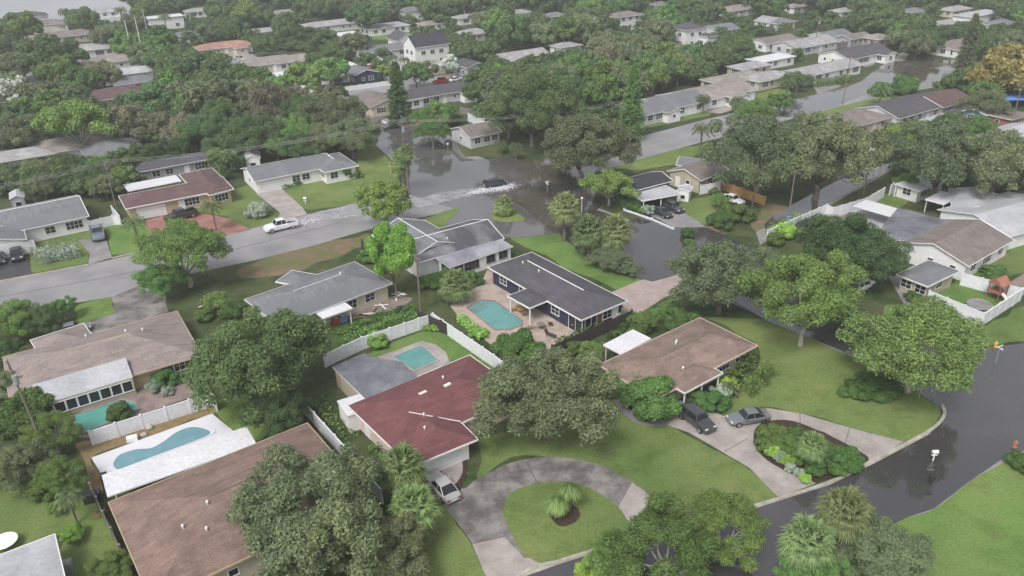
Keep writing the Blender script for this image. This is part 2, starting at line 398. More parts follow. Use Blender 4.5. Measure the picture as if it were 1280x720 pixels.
def wall_mesh(L, W, z0, kind, pitch, swap, wm, oh, zb=None, th=.17, base=-.1):
    mb = MB(); A, B = (W, L) if swap else (L, W)
    def T(a, b, z): return (b, a, z) if swap else (a, b, z)
    if kind == 'gable':
        ze = z0 - th + pitch * oh - .01; zr = z0 - th + pitch * B / 2 - .02
        o2 = oh * .7
        v = [T(x, b, z) for x in (o2, A - o2) for b, z in ((oh, base), (oh, ze), (B / 2, zr), (B - oh, ze), (B - oh, base))]
        mb.poly(v, [(0, 1, 2, 3, 4), (5, 6, 7, 8, 9), (0, 1, 6, 5), (3, 4, 9, 8), (1, 2, 7, 6), (2, 3, 8, 7)], wm)
    elif kind == 'hip':
        mb.box(oh, L - oh, oh, W - oh, base, z0 - .02, wm)
    else:
        z1 = z0 if zb is None else zb
        k = (z1 - z0) / W
        v = [(x, y, z) for x, y, z in ((oh, oh, base), (L - oh, oh, base), (L - oh, W - oh, base), (oh, W - oh, base), (oh, oh, z0 + k * oh - .05), (L - oh, oh, z0 + k * oh - .05), (L - oh, W - oh, z1 - k * oh - .05), (oh, W - oh, z1 - k * oh - .05))]
        mb.poly(v, [(0, 1, 2, 3), (4, 5, 6, 7), (0, 1, 5, 4), (1, 2, 6, 5), (2, 3, 7, 6), (3, 0, 4, 7)], wm)
    return mb
class Frame:
    def __init__(s, A, B, C, z):
        P, Q = [Vector(p) if len(p) == 3 else g(p[0], p[1], z) for p in (A, B)]; P.z = Q.z = 0
        u = (Q - P); s.L = u.length; u.normalize(); n = Vector((-u.y, u.x, 0))
        if isinstance(C, (int, float)):
            # metres; positive = towards the camera
            cd = Vector((-P.x, -P.y, 0)); sg = 1 if n.dot(cd) > 0 else -1
            w = C * sg
        else:
            Rr = Vector(C) if len(C) == 3 else g(C[0], C[1], z); Rr.z = 0
            w = (Rr - Q).dot(n)
        s.W = abs(w); s.flip = w < 0
        s.o = P + n * w if s.flip else P
        s.u = u; s.n = n; s.ang = math.atan2(u.y, u.x)
        s.m = {'AB': 'n', 'BC': 'e', 'CD': 's', 'DA': 'w'} if s.flip else {'AB': 's', 'BC': 'e', 'CD': 'n', 'DA': 'w'}
    def world(s, a, b, z=0): return s.o + s.u * a + s.n * b + Vector((0, 0, z))
class House:
    def __init__(s, name, label, A, B, C, z=2.7, roof='hip', rc='sh_grey', wc='white', ridge=None, pitch=.3, oh=.5, wins='auto', vents=(), cat='house', group=None, zb=None, fr='trim', trim='trim', ridgecap=None, base=-.1, chim=None):
        F = Frame(A, B, C, z); s.F = F; s.root = empty(name, F.o, F.ang); tag(s.root, label, cat, group)
        s.body(F, z, roof, rc, wc, ridge, pitch, oh, wins, vents, zb, fr, trim, None, ridgecap, base)
        s.pts = [F.world(a, b, 0) for a, b in ((0, 0), (F.L, 0), (F.L, F.W), (0, F.W))]
        KEEP.append([(p.x, p.y) for p in s.pts])
        HOUSES.append(s); s.name = name; s.label = label
    def body(s, F, z, roof, rc, wc, ridge, pitch, oh, wins, vents, zb, fr, trim, pre, ridgecap, base=-.1, nowall=False, posts=()):
        L, W = F.L, F.W; swap = (W > L) if ridge is None else ridge == 'y'
        rel = Matrix.Translation(F.o) @ Matrix.Rotation(F.ang, 4, 'Z')
        inv = (Matrix.Translation(s.F.o) @ Matrix.Rotation(s.F.ang, 4, 'Z')).inverted()
        X = inv @ rel
        if zb is not None and F.flip: z, zb = zb, z
        mb, zr = roof_mesh(L, W, z, roof, pitch, swap, rc, trim, zb)
        ro = mb.build((pre or '') + 'roof', s.root); ro.matrix_local = X
        if not nowall:
            wo = wall_mesh(L, W, z, roof, pitch, swap, 'wall_' + wc, oh, zb, base=base).build((pre or '') + 'wall', s.root); wo.matrix_local = X
        if ridgecap and roof != 'flat':
            A_, B_ = (W, L) if swap else (L, W); i = B_ / 2 if roof == 'hip' else 0
            m2 = MB(); T = (lambda a, b, zz: (b, a, zz)) if swap else (lambda a, b, zz: (a, b, zz))
            m2.tube([T(i, B_ / 2, zr + .01), T(A_ - i, B_ / 2, zr + .01)], .07, ridgecap, 6); c = m2.build('ridge_cap', ro)
        for (a, b) in vents:
            mm = CACHE.get('vent')
            if not mm:
                m3 = MB(); m3.tube([(0, 0, -.4), (0, 0, .32)], .07, 'trim', 8); m3.tube([(0, 0, .25), (0, 0, .4)], [.14, .1], 'trim', 8); q = m3.build('tmp'); mm = CACHE['vent'] = q.data; bpy.data.objects.remove(q)
            b2 = 1 - b if F.flip else b
            x, y = a * L, b2 * W
            A_, B_ = (W, L) if swap else (L, W); aa, bb = (y, x) if swap else (x, y)
            hgt = z + pitch * min(bb, B_ - bb, *((aa, A_ - aa) if roof == 'hip' else ())) if roof != 'flat' else z
            c = link('roof_vent', mm, ro); c.location = (x, y, hgt)
        if nowall:
            m4 = MB()
            for (a, b) in posts:
                b2 = 1 - b if F.flip else b
                c = MB(); c.box(a * L - .07, a * L + .07, b2 * W - .07, b2 * W + .07, 0, z - .1, 'trim'); q = c.build('post', s.root); q.matrix_local = X
            return
        todo = []
        if wins == 'auto':
            for side in ('AB', 'BC', 'CD', 'DA'):
                k = F.m[side]; nv = {'s': -F.n, 'n': F.n, 'e': F.u, 'w': -F.u}[k]
                if nv.dot(-F.world(L / 2, W / 2)) < 0: continue
                ln = L if k in 'sn' else W
                n = int((ln - 1.5) / 3.2)
                for i in range(n):
                    kd = 'd' if (n > 3 and i == n // 2) else random.choice('wwWt')
                    todo.append((side, (i + 1) / (n + 1) + random.uniform(-.02, .02), kd))
                    if z > 5: todo.append((side, (i + 1) / (n + 1), 'w', 2.9))
        else:
            for side, ls in (wins or {}).items():
                for w in ls: todo.append((side, *w))
        for side, t, kd, *zz in todo:
            k = F.m[side]; me1, me2 = win_mesh(kd, fr)
            if side in ('BC', 'DA') and F.flip: t = 1 - t
            o2 = oh if roof != 'gable' else (oh if (k in 'sn') != swap else oh * .7)
            x, y, r = dict(s=(t * L, o2, 0), n=(t * L, W - o2, math.pi), e=(L - o2, t * W, math.pi / 2), w=(o2, t * W, -math.pi / 2))[k]
            nm = 'garage_door' if kd in 'gG' else 'door' if kd in 'dDs' else 'window'
            o = link(nm, me1, s.root); o.matrix_local = X @ Matrix.Translation((x, y, zz[0] if zz else 0)) @ Matrix.Rotation(r, 4, 'Z')
            f = link('frame', me2, o)
    def wing(s, A, B, C, z=2.69, roof='hip', rc='sh_grey', wc='white', ridge=None, pitch=.3, oh=.5, wins='auto', vents=(), zb=None, fr='trim', trim='trim', pre='wing_', ridgecap=None, nowall=False, posts=()):
        F = Frame(A, B, C, z)
        s.body(F, z, roof, rc, wc, ridge, pitch, oh, wins, vents, zb, fr, trim, pre, ridgecap, nowall=nowall, posts=posts)
        ps = [F.world(a, b, 0) for a, b in ((0, 0), (F.L, 0), (F.L, F.W), (0, F.W))]
        KEEP.append([(p.x, p.y) for p in ps]); s.pts += ps
        return s
    def on_roof(s, px, py, pitch=.3, z0=2.7):
        z = z0 + 1
        for _ in range(12):
            v = g(px, py, z) - s.F.o; a, b = v.dot(s.F.u), v.dot(s.F.n); z = .5 * z + .5 * (z0 + pitch * max(0, min(a, s.F.L - a, b, s.F.W - b)))
        return g(px, py, z)
    def strip(s, p, q, name='skylight', mat='skylight', w=.4, lift=.06):
        pa, pb = s.on_roof(*p), s.on_roof(*q); inv = (Matrix.Translation(s.F.o) @ Matrix.Rotation(s.F.ang, 4, 'Z')).inverted()
        a, b = inv @ pa, inv @ pb; mb = MB(); d = (b - a).normalized(); n = d.cross(Vector((0, 0, 1))).normalized() * w / 2; up = Vector((0, 0, lift))
        v = [a + n + up, b + n + up, b - n + up, a - n + up, a + n - up * 3, b + n - up * 3, b - n - up * 3, a - n - up * 3]
        mb.poly(v, [(0, 1, 2, 3), (4, 5, 6, 7), (0, 1, 5, 4), (1, 2, 6, 5), (2, 3, 7, 6), (3, 0, 4, 7)], mat); mb.build(name, s.root)
    def chimney(s, a, b, h=4.6, m='brick', w=.8):
        mb = MB(); F = s.F; b2 = (1 - b if F.flip else b); mb.box(a * F.L - w / 2, a * F.L + w / 2, b2 * F.W - .35, b2 * F.W + .35, 0, h, m); mb.box(a * F.L - w / 2 - .08, a * F.L + w / 2 + .08, b2 * F.W - .43, b2 * F.W + .43, h, h + .12, 'trim')
        mb.build('chimney', s.root)
# street grid direction for the far houses
GD = (g(990, 128) - g(110, 333)); GD.z = 0; GD.normalize(); GN = Vector((-GD.y, GD.x, 0))
def far(label, px, py, L, W, roof='hip', rc='sh_grey', wc='white', rot=0, z=2.7, name='house', wings=(), **k):
    """house whose near eave middle sits at the pixel; L along the main road, W away from the viewer"""
    global FARF
    FARF = True; a = rot * math.pi / 180; u = GD * math.cos(a) + GN * math.sin(a); n = Vector((-u.y, u.x, 0))
    c = g(px, py, z); c.z = 0
    A = c - u * L / 2; B = c + u * L / 2; C = B + n * W
    h = House(name, label, tuple(A), tuple(B), tuple(C), z=z, roof=roof, rc=rc, wc=wc, **k)
    for (x0, x1, y0, y1, kw) in wings:
        h.wing(tuple(A + u * x0 + n * y0), tuple(A + u * x1 + n * y0), tuple(A + u * x1 + n * y1), **{**dict(rc=rc, wc=wc, z=z - .01), **kw})
    FARF = False
    return h
def canopy(name, label, A, B, C, z, mat, posts=((.05, .05), (.95, .05), (.95, .95), (.05, .95)), zb=None, cat='canopy', trim='trim'):
    F = Frame(A, B, C, z); r = empty(name, F.o, F.ang); tag(r, label, cat)
    if zb is not None and F.flip: z, zb = zb, z
    mb, _ = roof_mesh(F.L, F.W, z, 'flat', 0, False, mat, trim, zb)
    mb.build('roof', r)
    for a, b in posts:
        b2 = 1 - b if F.flip else b; c = MB(); c.box(a * F.L - .06, a * F.L + .06, b2 * F.W - .06, b2 * F.W + .06, 0, min(z, zb or z) - .1, 'trim'); c.build('post', r)
    return r
def polyroof(px, z, mat, label, name, cat, wall='white', inset=.35, th=.2):
    P = [g(a, b, z) for a, b in px]; c = sum(P, Vector()) / len(P); c.z = 0
    r = empty(name, c); tag(r, label, cat); n = len(P)
    V = [p - c for p in P]; fs = [tuple(t) for t in tessellate_polygon([V])]
    mb = MB(); mb.poly(V, fs, mat); D = [v - Vector((0, 0, th)) for v in V]
    mb.poly(V + D, [(i, (i + 1) % n, n + (i + 1) % n, n + i) for i in range(n)] + [tuple(n + k for k in f) for f in fs], 'trim'); mb.build('roof', r)
    k = 1 - inset / max(v.xy.length for v in V)
    U = [Vector((v.x * k, v.y * k, z - th - .01)) for v in V]; Bm = [Vector((v.x, v.y, -.1)) for v in U]
    mb = MB(); mb.poly(U + Bm, [(i, (i + 1) % n, n + (i + 1) % n, n + i) for i in range(n)], 'wall_' + wall); mb.build('wall', r)
    KEEP.append([(p.x, p.y) for p in P])
    return r
def fence(name, label, px, h=1.8, mat='vinyl', step=2.4, thick=.08, cat='fence', slat=False, ztop=None, cap=True):
    P = [g(a, b, h if ztop is None else ztop) for a, b in px]
    for p in P: p.z = 0
    c = P[0].copy(); r = empty(name, c); tag(r, label, cat)
    pm = None
    for i in range(len(P) - 1):
        a, b = P[i] - c, P[i + 1] - c; d = b - a; ln = d.length
        if ln < .3: continue
        n = max(1, round(ln / step)); ang = math.atan2(d.y, d.x)
        mb = MB()
        if slat:
            k = 0.; 
            while k < ln - .1: mb.box(k, min(ln, k + .13), -.015, .015, .05, h + random.uniform(-.02, .02), mat); k += .145
        else: mb.box(0, ln, -thick / 2, thick / 2, .03, h, mat)
        if cap: mb.box(0, ln, -thick / 2 - .03, thick / 2 + .03, h, h + .06, mat)
        q = mb.build('panel', r); q.location = a; q.rotation_euler = (0, 0, ang)
        for k in range(n + (1 if i == len(P) - 2 else 0)):
            if pm is None:
                m2 = MB(); m2.box(-.09, .09, -.09, .09, -.05, h + .12, mat); m2.box(-.12, .12, -.12, .12, h + .12, h + .17, mat); t = m2.build('tmp'); pm = t.data; bpy.data.objects.remove(t)
            q = link('post', pm, r); q.location = a + d * (k / n); q.rotation_euler = (0, 0, ang)
    return r
# ---------------------------------------------------------------- vehicles
def loft(mb, st, m, closed_ends=True):
    vs = []; n = None
    for x, ring in st:
        full = [(x, y, z) for y, z in ring] + [(x, -y, z) for y, z in ring[::-1] if y > 1e-6]
        n = len(full); vs += full
    fs = []
    for i in range(len(st) - 1):
        for k in range(n): fs.append((i * n + k, i * n + (k + 1) % n, (i + 1) * n + (k + 1) % n, (i + 1) * n + k))
    fs += [tuple(range(n)), tuple((len(st) - 1) * n + k for k in range(n))]
    mb.poly(vs, fs, m)
CARM = {}
def car_meshes(kind, paint):
    key = (kind, paint)
    if key in CARM: return CARM[key]
    L, Wd, spec = dict(sedan=(4.75, 1.84, 0), suv=(4.75, 1.9, 1), pickup=(5.8, 2.05, 2))[kind]
    h = L / 2; w = Wd / 2; pm = 'paint_' + paint
    belt = {0: .92, 1: 1.08, 2: 1.28}[spec]; hood = {0: .84, 1: 1.0, 2: 1.2}[spec]; top = {0: 1.45, 1: 1.68, 2: 2.0}[spec]
    def ring(wt, zt, zb=.28): return [(0, zb), (wt * .86, zb), (wt * .97, zb + .12), (wt, (zb + zt) * .52), (wt * .985, zt - .12), (wt * .9, zt - .01), (wt * .45, zt + .025), (0, zt + .035)]
    if spec == 0: st = [(-h, ring(w * .78, .80, .42)), (-h + .12, ring(w * .92, .92, .3)), (-h + .75, ring(w, .95)), (-h + 1.6, ring(w, belt)), (h - 1.75, ring(w, belt)), (h - .95, ring(w * .98, hood)), (h - .3, ring(w * .92, .74, .3)), (h, ring(w * .74, .6, .38))]
    elif spec == 1: st = [(-h, ring(w * .84, 1.0, .42)), (-h + .1, ring(w * .95, 1.08, .34)), (-h + .9, ring(w, belt, .32)), (h - 1.7, ring(w, belt, .32)), (h - .9, ring(w * .98, hood, .32)), (h - .28, ring(w * .93, .9, .34)), (h, ring(w * .8, .7, .4))]
    else: st = [(-h, ring(w * .95, .62, .5)), (-h + .12, ring(w * .97, .66, .4)), (-h + 1.95, ring(w * .97, .68, .4)), (-h + 1.96, ring(w, belt, .4)), (h - 1.9, ring(w, belt, .4)), (h - .9, ring(w * .98, hood, .4)), (h - .2, ring(w * .95, 1.12, .42)), (h, ring(w * .85, .8, .5))]
    mb = MB(); loft(mb, st, pm)
    if spec == 2:  # load bed walls
        for sgn in (-1, 1): mb.box(-h + .06, -h + 1.97, sgn * w * .97 - .06, sgn * w * .97 + .06, .6, 1.27, pm)
        mb.box(-h + .02, -h + .12, -w * .9, w * .9, .6, 1.26, pm); mb.box(-h + .14, -h + 1.94, -w * .88, w * .88, .72, .74, 'plastic_black')
    # roof panel + pillars
    if spec == 0: xa, xb, xc, xd = -h + .62, -h + 1.5, .35, h - 1.55
    elif spec == 1: xa, xb, xc, xd = -h + .08, -h + .42, .55, h - 1.55
    else: xa, xb, xc, xd = -h + 2.02, -h + 2.3, .75, h - 1.75
    def gr(x, wt, z): return (x, [(0, z), (wt, z)])
    rw = w * .70; bw = w * .90
    body_roof = [(xb - .02, [(0, top - .05), (rw - .02, top - .05), (rw, top - .03), (rw * .8, top + .005), (0, top + .02)]), ((xb + xc) / 2, [(0, top - .02), (rw, top - .02), (rw + .02, top), (rw * .8, top + .035), (0, top + .05)]), (xc + .02, [(0, top - .05), (rw - .02, top - .05), (rw, top - .03), (rw * .8, top + .005), (0, top + .02)])]
    loft(mb, body_roof, pm)
    for sgn in (-1, 1):
        P = lambda x0, z0, x1, z1, y0, y1, r=.035: mb.tube([(x0, sgn * y0, z0), (x1, sgn * y1, z1)], r, pm, 5)
        P(xd, belt, xc, top - .02, bw, rw); P(xa, belt, xb, top - .02, bw, rw); P((xb + xc) / 2 - .1, belt, (xb + xc) / 2 - .1, top - .02, bw + .01, rw + .01)
        mb.box(xd - .35, xd - .2, sgn * (w + .1) - .1, sgn * (w + .1) + .1, belt, belt + .13, pm)
    body = mb.build('tmp', bevel=0); bm = body.data; bm.polygons.foreach_set('use_smooth', [True] * len(bm.polygons))
    try: bm.set_sharp_from_angle(angle=R_(32))
    except Exception: pass
    bpy.data.objects.remove(body)
    mb = MB(); loft(mb, [(xa, [(0, belt - .05), (bw, belt - .05), (bw, belt + .0), (0, belt + .01)]), (xb, [(0, belt - .05), (bw, belt - .05), (rw, top - .04), (0, top - .03)]), (xc, [(0, belt - .05), (bw, belt - .05), (rw, top - .04), (0, top - .03)]), (xd, [(0, belt - .05), (bw, belt - .05), (bw, belt + .0), (0, belt + .01)])], 'glass')
    q = mb.build('tmp'); gm = q.data; bpy.data.objects.remove(q)
    mb = MB(); wr = .34 if spec == 0 else .38 if spec == 1 else .43
    mb.tube([(0, -.12, 0), (0, .12, 0)], wr, 'rubber', 20); q = mb.build('tmp'); tm = q.data; bpy.data.objects.remove(q)
    mb = MB(); mb.tube([(0, -.13, 0), (0, .13, 0)], wr * .62, 'chrome', 12)
    q = mb.build('tmp'); rm = q.data; bpy.data.objects.remove(q)
    mb = MB(); mb.box(-.06, .03, -.2, .2, -.07, .07, 'lamp_glass'); q = mb.build('tmp', bevel=.02); hl = q.data; bpy.data.objects.remove(q)
    mb = MB(); mb.box(-.03, .06, -.14, .14, -.09, .09, 'tail_glass'); q = mb.build('tmp', bevel=.02); tl = q.data; bpy.data.objects.remove(q)
    mb = MB(); mb.box(-.02, .02, -.26, .26, -.06, .06, 'whitec_plate' if 'whitec_plate' in MATS else 'trim'); q = mb.build('tmp'); pl = q.data; bpy.data.objects.remove(q)
    CARM[key] = (L, w, wr, h, spec, bm, gm, tm, rm, hl, tl, pl, belt)
    return CARM[key]
def car(kind, paint, px, front, label, cat='car', zoff=0, name=None):
    L, w, wr, h, spec, bm, gm, tm, rm, hl, tl, pl, belt = car_meshes(kind, paint)
    p = g(px[0], px[1], .6); q = g(front[0], front[1], .6); a = math.atan2(q.y - p.y, q.x - p.x); p.z = zoff
    r = empty(name or dict(sedan='sedan_car', suv='suv_car', pickup='pickup_truck')[kind], p, a); tag(r, label, cat)
    link('body', bm, r); link('cabin_glass', gm, r)
    for sx in (-1, 1):
        for sy in (-1, 1):
            t = link('wheel', tm, r); t.location = (sx * (h - (.9 if spec < 2 else 1.05)), sy * (w - .1), wr); u = link('rim', rm, t)
    for sy in (-1, 1):
        o = link('headlight', hl, r); o.location = (h - .14, sy * w * .6, .64 if spec == 0 else .82)
        o = link('taillight', tl, r); o.location = (-h + .0, sy * w * .66, .76 if spec == 0 else .92)
    o = link('number_plate', pl, r); o.location = (-h - .02, 0, .62)
    KEEP.append([(p.x + x, p.y + y) for x, y in ((-2, -2), (2, -2), (2, 2), (-2, 2))])
    return r
# ---------------------------------------------------------------- plants
def leaf_mesh(name, C, Nn, size, mat, aspect=1.6, mix_mats=None):
    """one small bent leaf-spray (two triangles) per centre C, normal Nn"""
    n = len(C); rng = np.random.default_rng(len(C))
    t = rng.normal(size=(n, 3)); t -= (t * Nn).sum(1, keepdims=True) * Nn; t /= np.linalg.norm(t, axis=1, keepdims=True) + 1e-9
    b = np.cross(Nn, t); s = size[:, None] if hasattr(size, '__len__') else size
    a = t * s * aspect * .5; c = b * s * .5
    V = np.stack([C - a, C + c * .9 + Nn * s * .12, C + a, C - c * .9 + Nn * s * .12], 1).reshape(-1, 3)
    me = bpy.data.meshes.new(name); me.vertices.add(n * 4); me.vertices.foreach_set('co', V.astype(np.float32).ravel())
    me.loops.add(n * 4); me.loops.foreach_set('vertex_index', np.arange(n * 4, dtype=np.int32))
    me.polygons.add(n); me.polygons.foreach_set('loop_start', np.arange(0, n * 4, 4, dtype=np.int32)); me.update(calc_edges=True)
    me.materials.append(MATS[mat])
    return me
def crown_arrays(seed, nc, per, leaf, flat=.62, clump=(.2, .36), gap=.0, droop=0, top=.35, spread=1.0, out=.8):
    rng = np.random.default_rng(seed); Cs = []; Ns = []; cl = []
    ph = rng.uniform(0, 6.28, 6); am = rng.uniform(.03, .15, 6)
    for i in range(nc):
        th = rng.uniform(0, 2 * np.pi); u = rng.uniform(-.55, 1)
        rr = np.sqrt(max(0, 1 - u * u)) ; k = rng.uniform(.42, 1.0) ** .62
        lob = .93 + sum(am[j] * np.sin((j + 1) * th + ph[j]) for j in range(6))
        cr_ = rng.uniform(*clump) * (1.12 - .38 * max(0, k - .6) / .4)
        c = np.array([rr * np.cos(th) * k * lob * spread, rr * np.sin(th) * k * lob * spread, u * k * flat + (.0 if u > 0 else .06)])
        if u < 0: c[2] = u * k * flat * .75
        cl.append((c, cr_))
        m = int(per * (cr_ / .24) ** 2)
        d = rng.normal(size=(m, 3)); d[:, 2] += top; d /= np.linalg.norm(d, axis=1, keepdims=True)
        rad = rng.uniform(.5, 1.12, m) ** .6
        p = c + d * (rad * cr_)[:, None] * np.array([1, 1, .72]) + rng.normal(size=(m, 3)) * .016
        if droop: p[:, 2] -= droop * rng.uniform(0, 1, m) ** 3 * (np.hypot(p[:, 0], p[:, 1]))
        nn = d * out + rng.normal(size=(m, 3)) * .42 + np.array([0, 0, .35]); nn /= np.linalg.norm(nn, axis=1, keepdims=True)
        Cs.append(p); Ns.append(nn)
    Cs = np.concatenate(Cs); Ns = np.concatenate(Ns)
    return Cs, Ns, leaf * rng.uniform(.6, 1.35, len(Cs)), cl
def trunk_mesh(seed, H, r0_, cl, zc, bark='bark', fork=.35, nl=7, multi=1):
    rng = np.random.default_rng(seed + 5); mb = MB()
    order = rng.permutation(len(cl))[:nl]
    hz = zc * fork
    base = [Vector((rng.uniform(-.04, .04), rng.uniform(-.04, .04), 0)) for _ in range(2)]
    mb.tube([(0, 0, -.05), (base[0].x * .5, base[0].y * .5, hz * .15), (base[0].x, base[0].y, hz * .6), (base[1].x, base[1].y, hz)], [r0_ * 1.5, r0_ * 1.1, r0_ * .9, r0_ * .85], bark, 8)
    for i in order:
        c = Vector(cl[i][0]) + Vector((0, 0, zc)); s0 = Vector((base[1].x, base[1].y, hz * .95))
        m1 = s0.lerp(c, .35) + Vector((rng.uniform(-.05, .05), rng.uniform(-.05, .05), .05)); m2 = s0.lerp(c, .7) + Vector((rng.uniform(-.06, .06), rng.uniform(-.06, .06), .05))
        mb.tube([s0, m1, m2, c], [r0_ * .55, r0_ * .4, r0_ * .24, r0_ * .1], bark, 6)
        for k in range(2):
            e = m2 + Vector(rng.normal(size=3) * .18); mb.tube([m1.lerp(m2, .6), e], [r0_ * .2, r0_ * .06], bark, 5)
    return mb
PROTO = {}
# kind: nc, per, leaf, flat, clump, zc, trunk radius, droop, bark, nlimbs
TK = dict(
    oak=(110, 1150, .0225, .58, (.10, .22), .82, .055, .10, 'bark', 9), pale=(105, 900, .025, .6, (.11, .23), .95, .045, .06, 'bark_light', 8), broad=(76, 980, .0255, .66, (.11, .25), .95, .045, .02, 'bark_light', 8),
    yellow=(44, 420, .045, .60, (.16, .28), 1.05, .045, .02, 'bark_light', 9), dark=(86, 980, .0255, .66, (.12, .25), .85, .05, .03, 'bark', 8),
    brown=(40, 330, .05, .75, (.16, .28), .95, .05, .2, 'bark', 9), silver=(26, 150, .06, .8, (.14, .24), 1.1, .05, .1, 'bark_light', 12),
    orange=(60, 460, .05, .65, (.16, .3), .85, .05, .02, 'bark', 8), bright=(38, 640, .045, 1.0, (.22, .38), 1.25, .05, 0, 'bark', 6),
    shrub=(26, 420, .07, .62, (.26, .42), .5, .05, 0, 'bark', 5), limey=(20, 380, .08, .7, (.26, .42), .6, .05, 0, 'bark', 5), greysh=(22, 360, .08, .6, (.26, .42), .5, .05, 0, 'bark', 5))
FARK = dict(oak=(44, 240, .075), broad=(36, 230, .08), yellow=(26, 150, .10), dark=(38, 230, .08), brown=(30, 190, .085), silver=(20, 110, .09), orange=(40, 240, .085))
def proto(kind, var, farr):
    key = (kind, var, farr)
    if key in PROTO: return PROTO[key]
    nc, per, lf, flat, cl, zc, tr, dr, bark, nl = TK[kind]
    if farr: nc, per, lf = FARK[kind]; cl = (cl[0] * 1.25, cl[1] * 1.2)
    seed = hash_(kind) + var * 17 + (3 if farr else 0)
    C, N, s, cls = crown_arrays(seed, nc, per, lf, flat, cl, droop=dr)
    C = C + np.array([0, 0, zc])
    me = leaf_mesh('crown', C, N, s, 'leaf_' + kind, 2.4 if kind == 'oak' else 1.7)
    mb = trunk_mesh(seed, 2, tr, cls, zc, bark, nl=nl if not farr else 4); o = mb.build('tmp', smooth=True); tm = o.data; bpy.data.objects.remove(o)
    PROTO[key] = (me, tm, zc)
    return PROTO[key]
def hash_(s): return sum(ord(c) * (i + 3) for i, c in enumerate(s)) % 1000
TREES = []
NAMES = dict(pale='broadleaf_tree', oak='oak_tree', broad='broadleaf_tree', yellow='flowering_tree', dark='evergreen_tree', brown='mossy_tree', silver='silver_tree', orange='rusty_leaved_tree', bright='upright_tree', shrub='shrub', limey='shrub', greysh='shrub', palm='palm_tree', fan='fan_palm', queen='palm_tree', pine='pine_tree')
CATS = dict(shrub='shrub', limey='shrub', greysh='shrub', palm='palm tree', fan='palm tree', queen='palm tree', pine='pine tree')
LOOKS = dict(pale='pale green', oak='grey-green spreading', broad='fresh green leafy', yellow='yellow-green', dark='dark green dense', brown='brownish mossy', silver='silvery pale', orange='rusty orange tinged', bright='bright green upright', shrub='rounded green', limey='lime green', greysh='silvery green', palm='fan', fan='fan', queen='feather', pine='tall dark')
def tree(kind, px, py, r, label=None, var=None, hz=1.0, asp=1.0, farr=None, group=None, rot=None, name=None):
    """crown centre at the pixel, horizontal radius r in photo pixels"""
    var = random.randrange(3) if var is None else var
    zc0 = TK[kind][5]; P = g(px, py, 0); w = proj(P)[2]; Rm = r * w / FX
    for _ in range(3): P = g(px, py, zc0 * Rm * hz); w = proj(P)[2]; Rm = r * w / FX
    if farr is None: farr = w > 190 and kind in FARK
    me, tm, zc = proto(kind, var, farr)
    base = Vector((P.x, P.y, 0))
    o = empty(name or NAMES[kind], base, random.uniform(0, 6.28) if rot is None else rot); o.scale = (Rm * asp, Rm, Rm * hz)
    link('trunk', tm, o); link('crown' if kind not in ('shrub', 'limey', 'greysh') else 'foliage', me, o)
    TREES.append(dict(o=o, kind=kind, p=base, R=Rm, px=px, py=py, r=r, label=label, group=group))
    return o
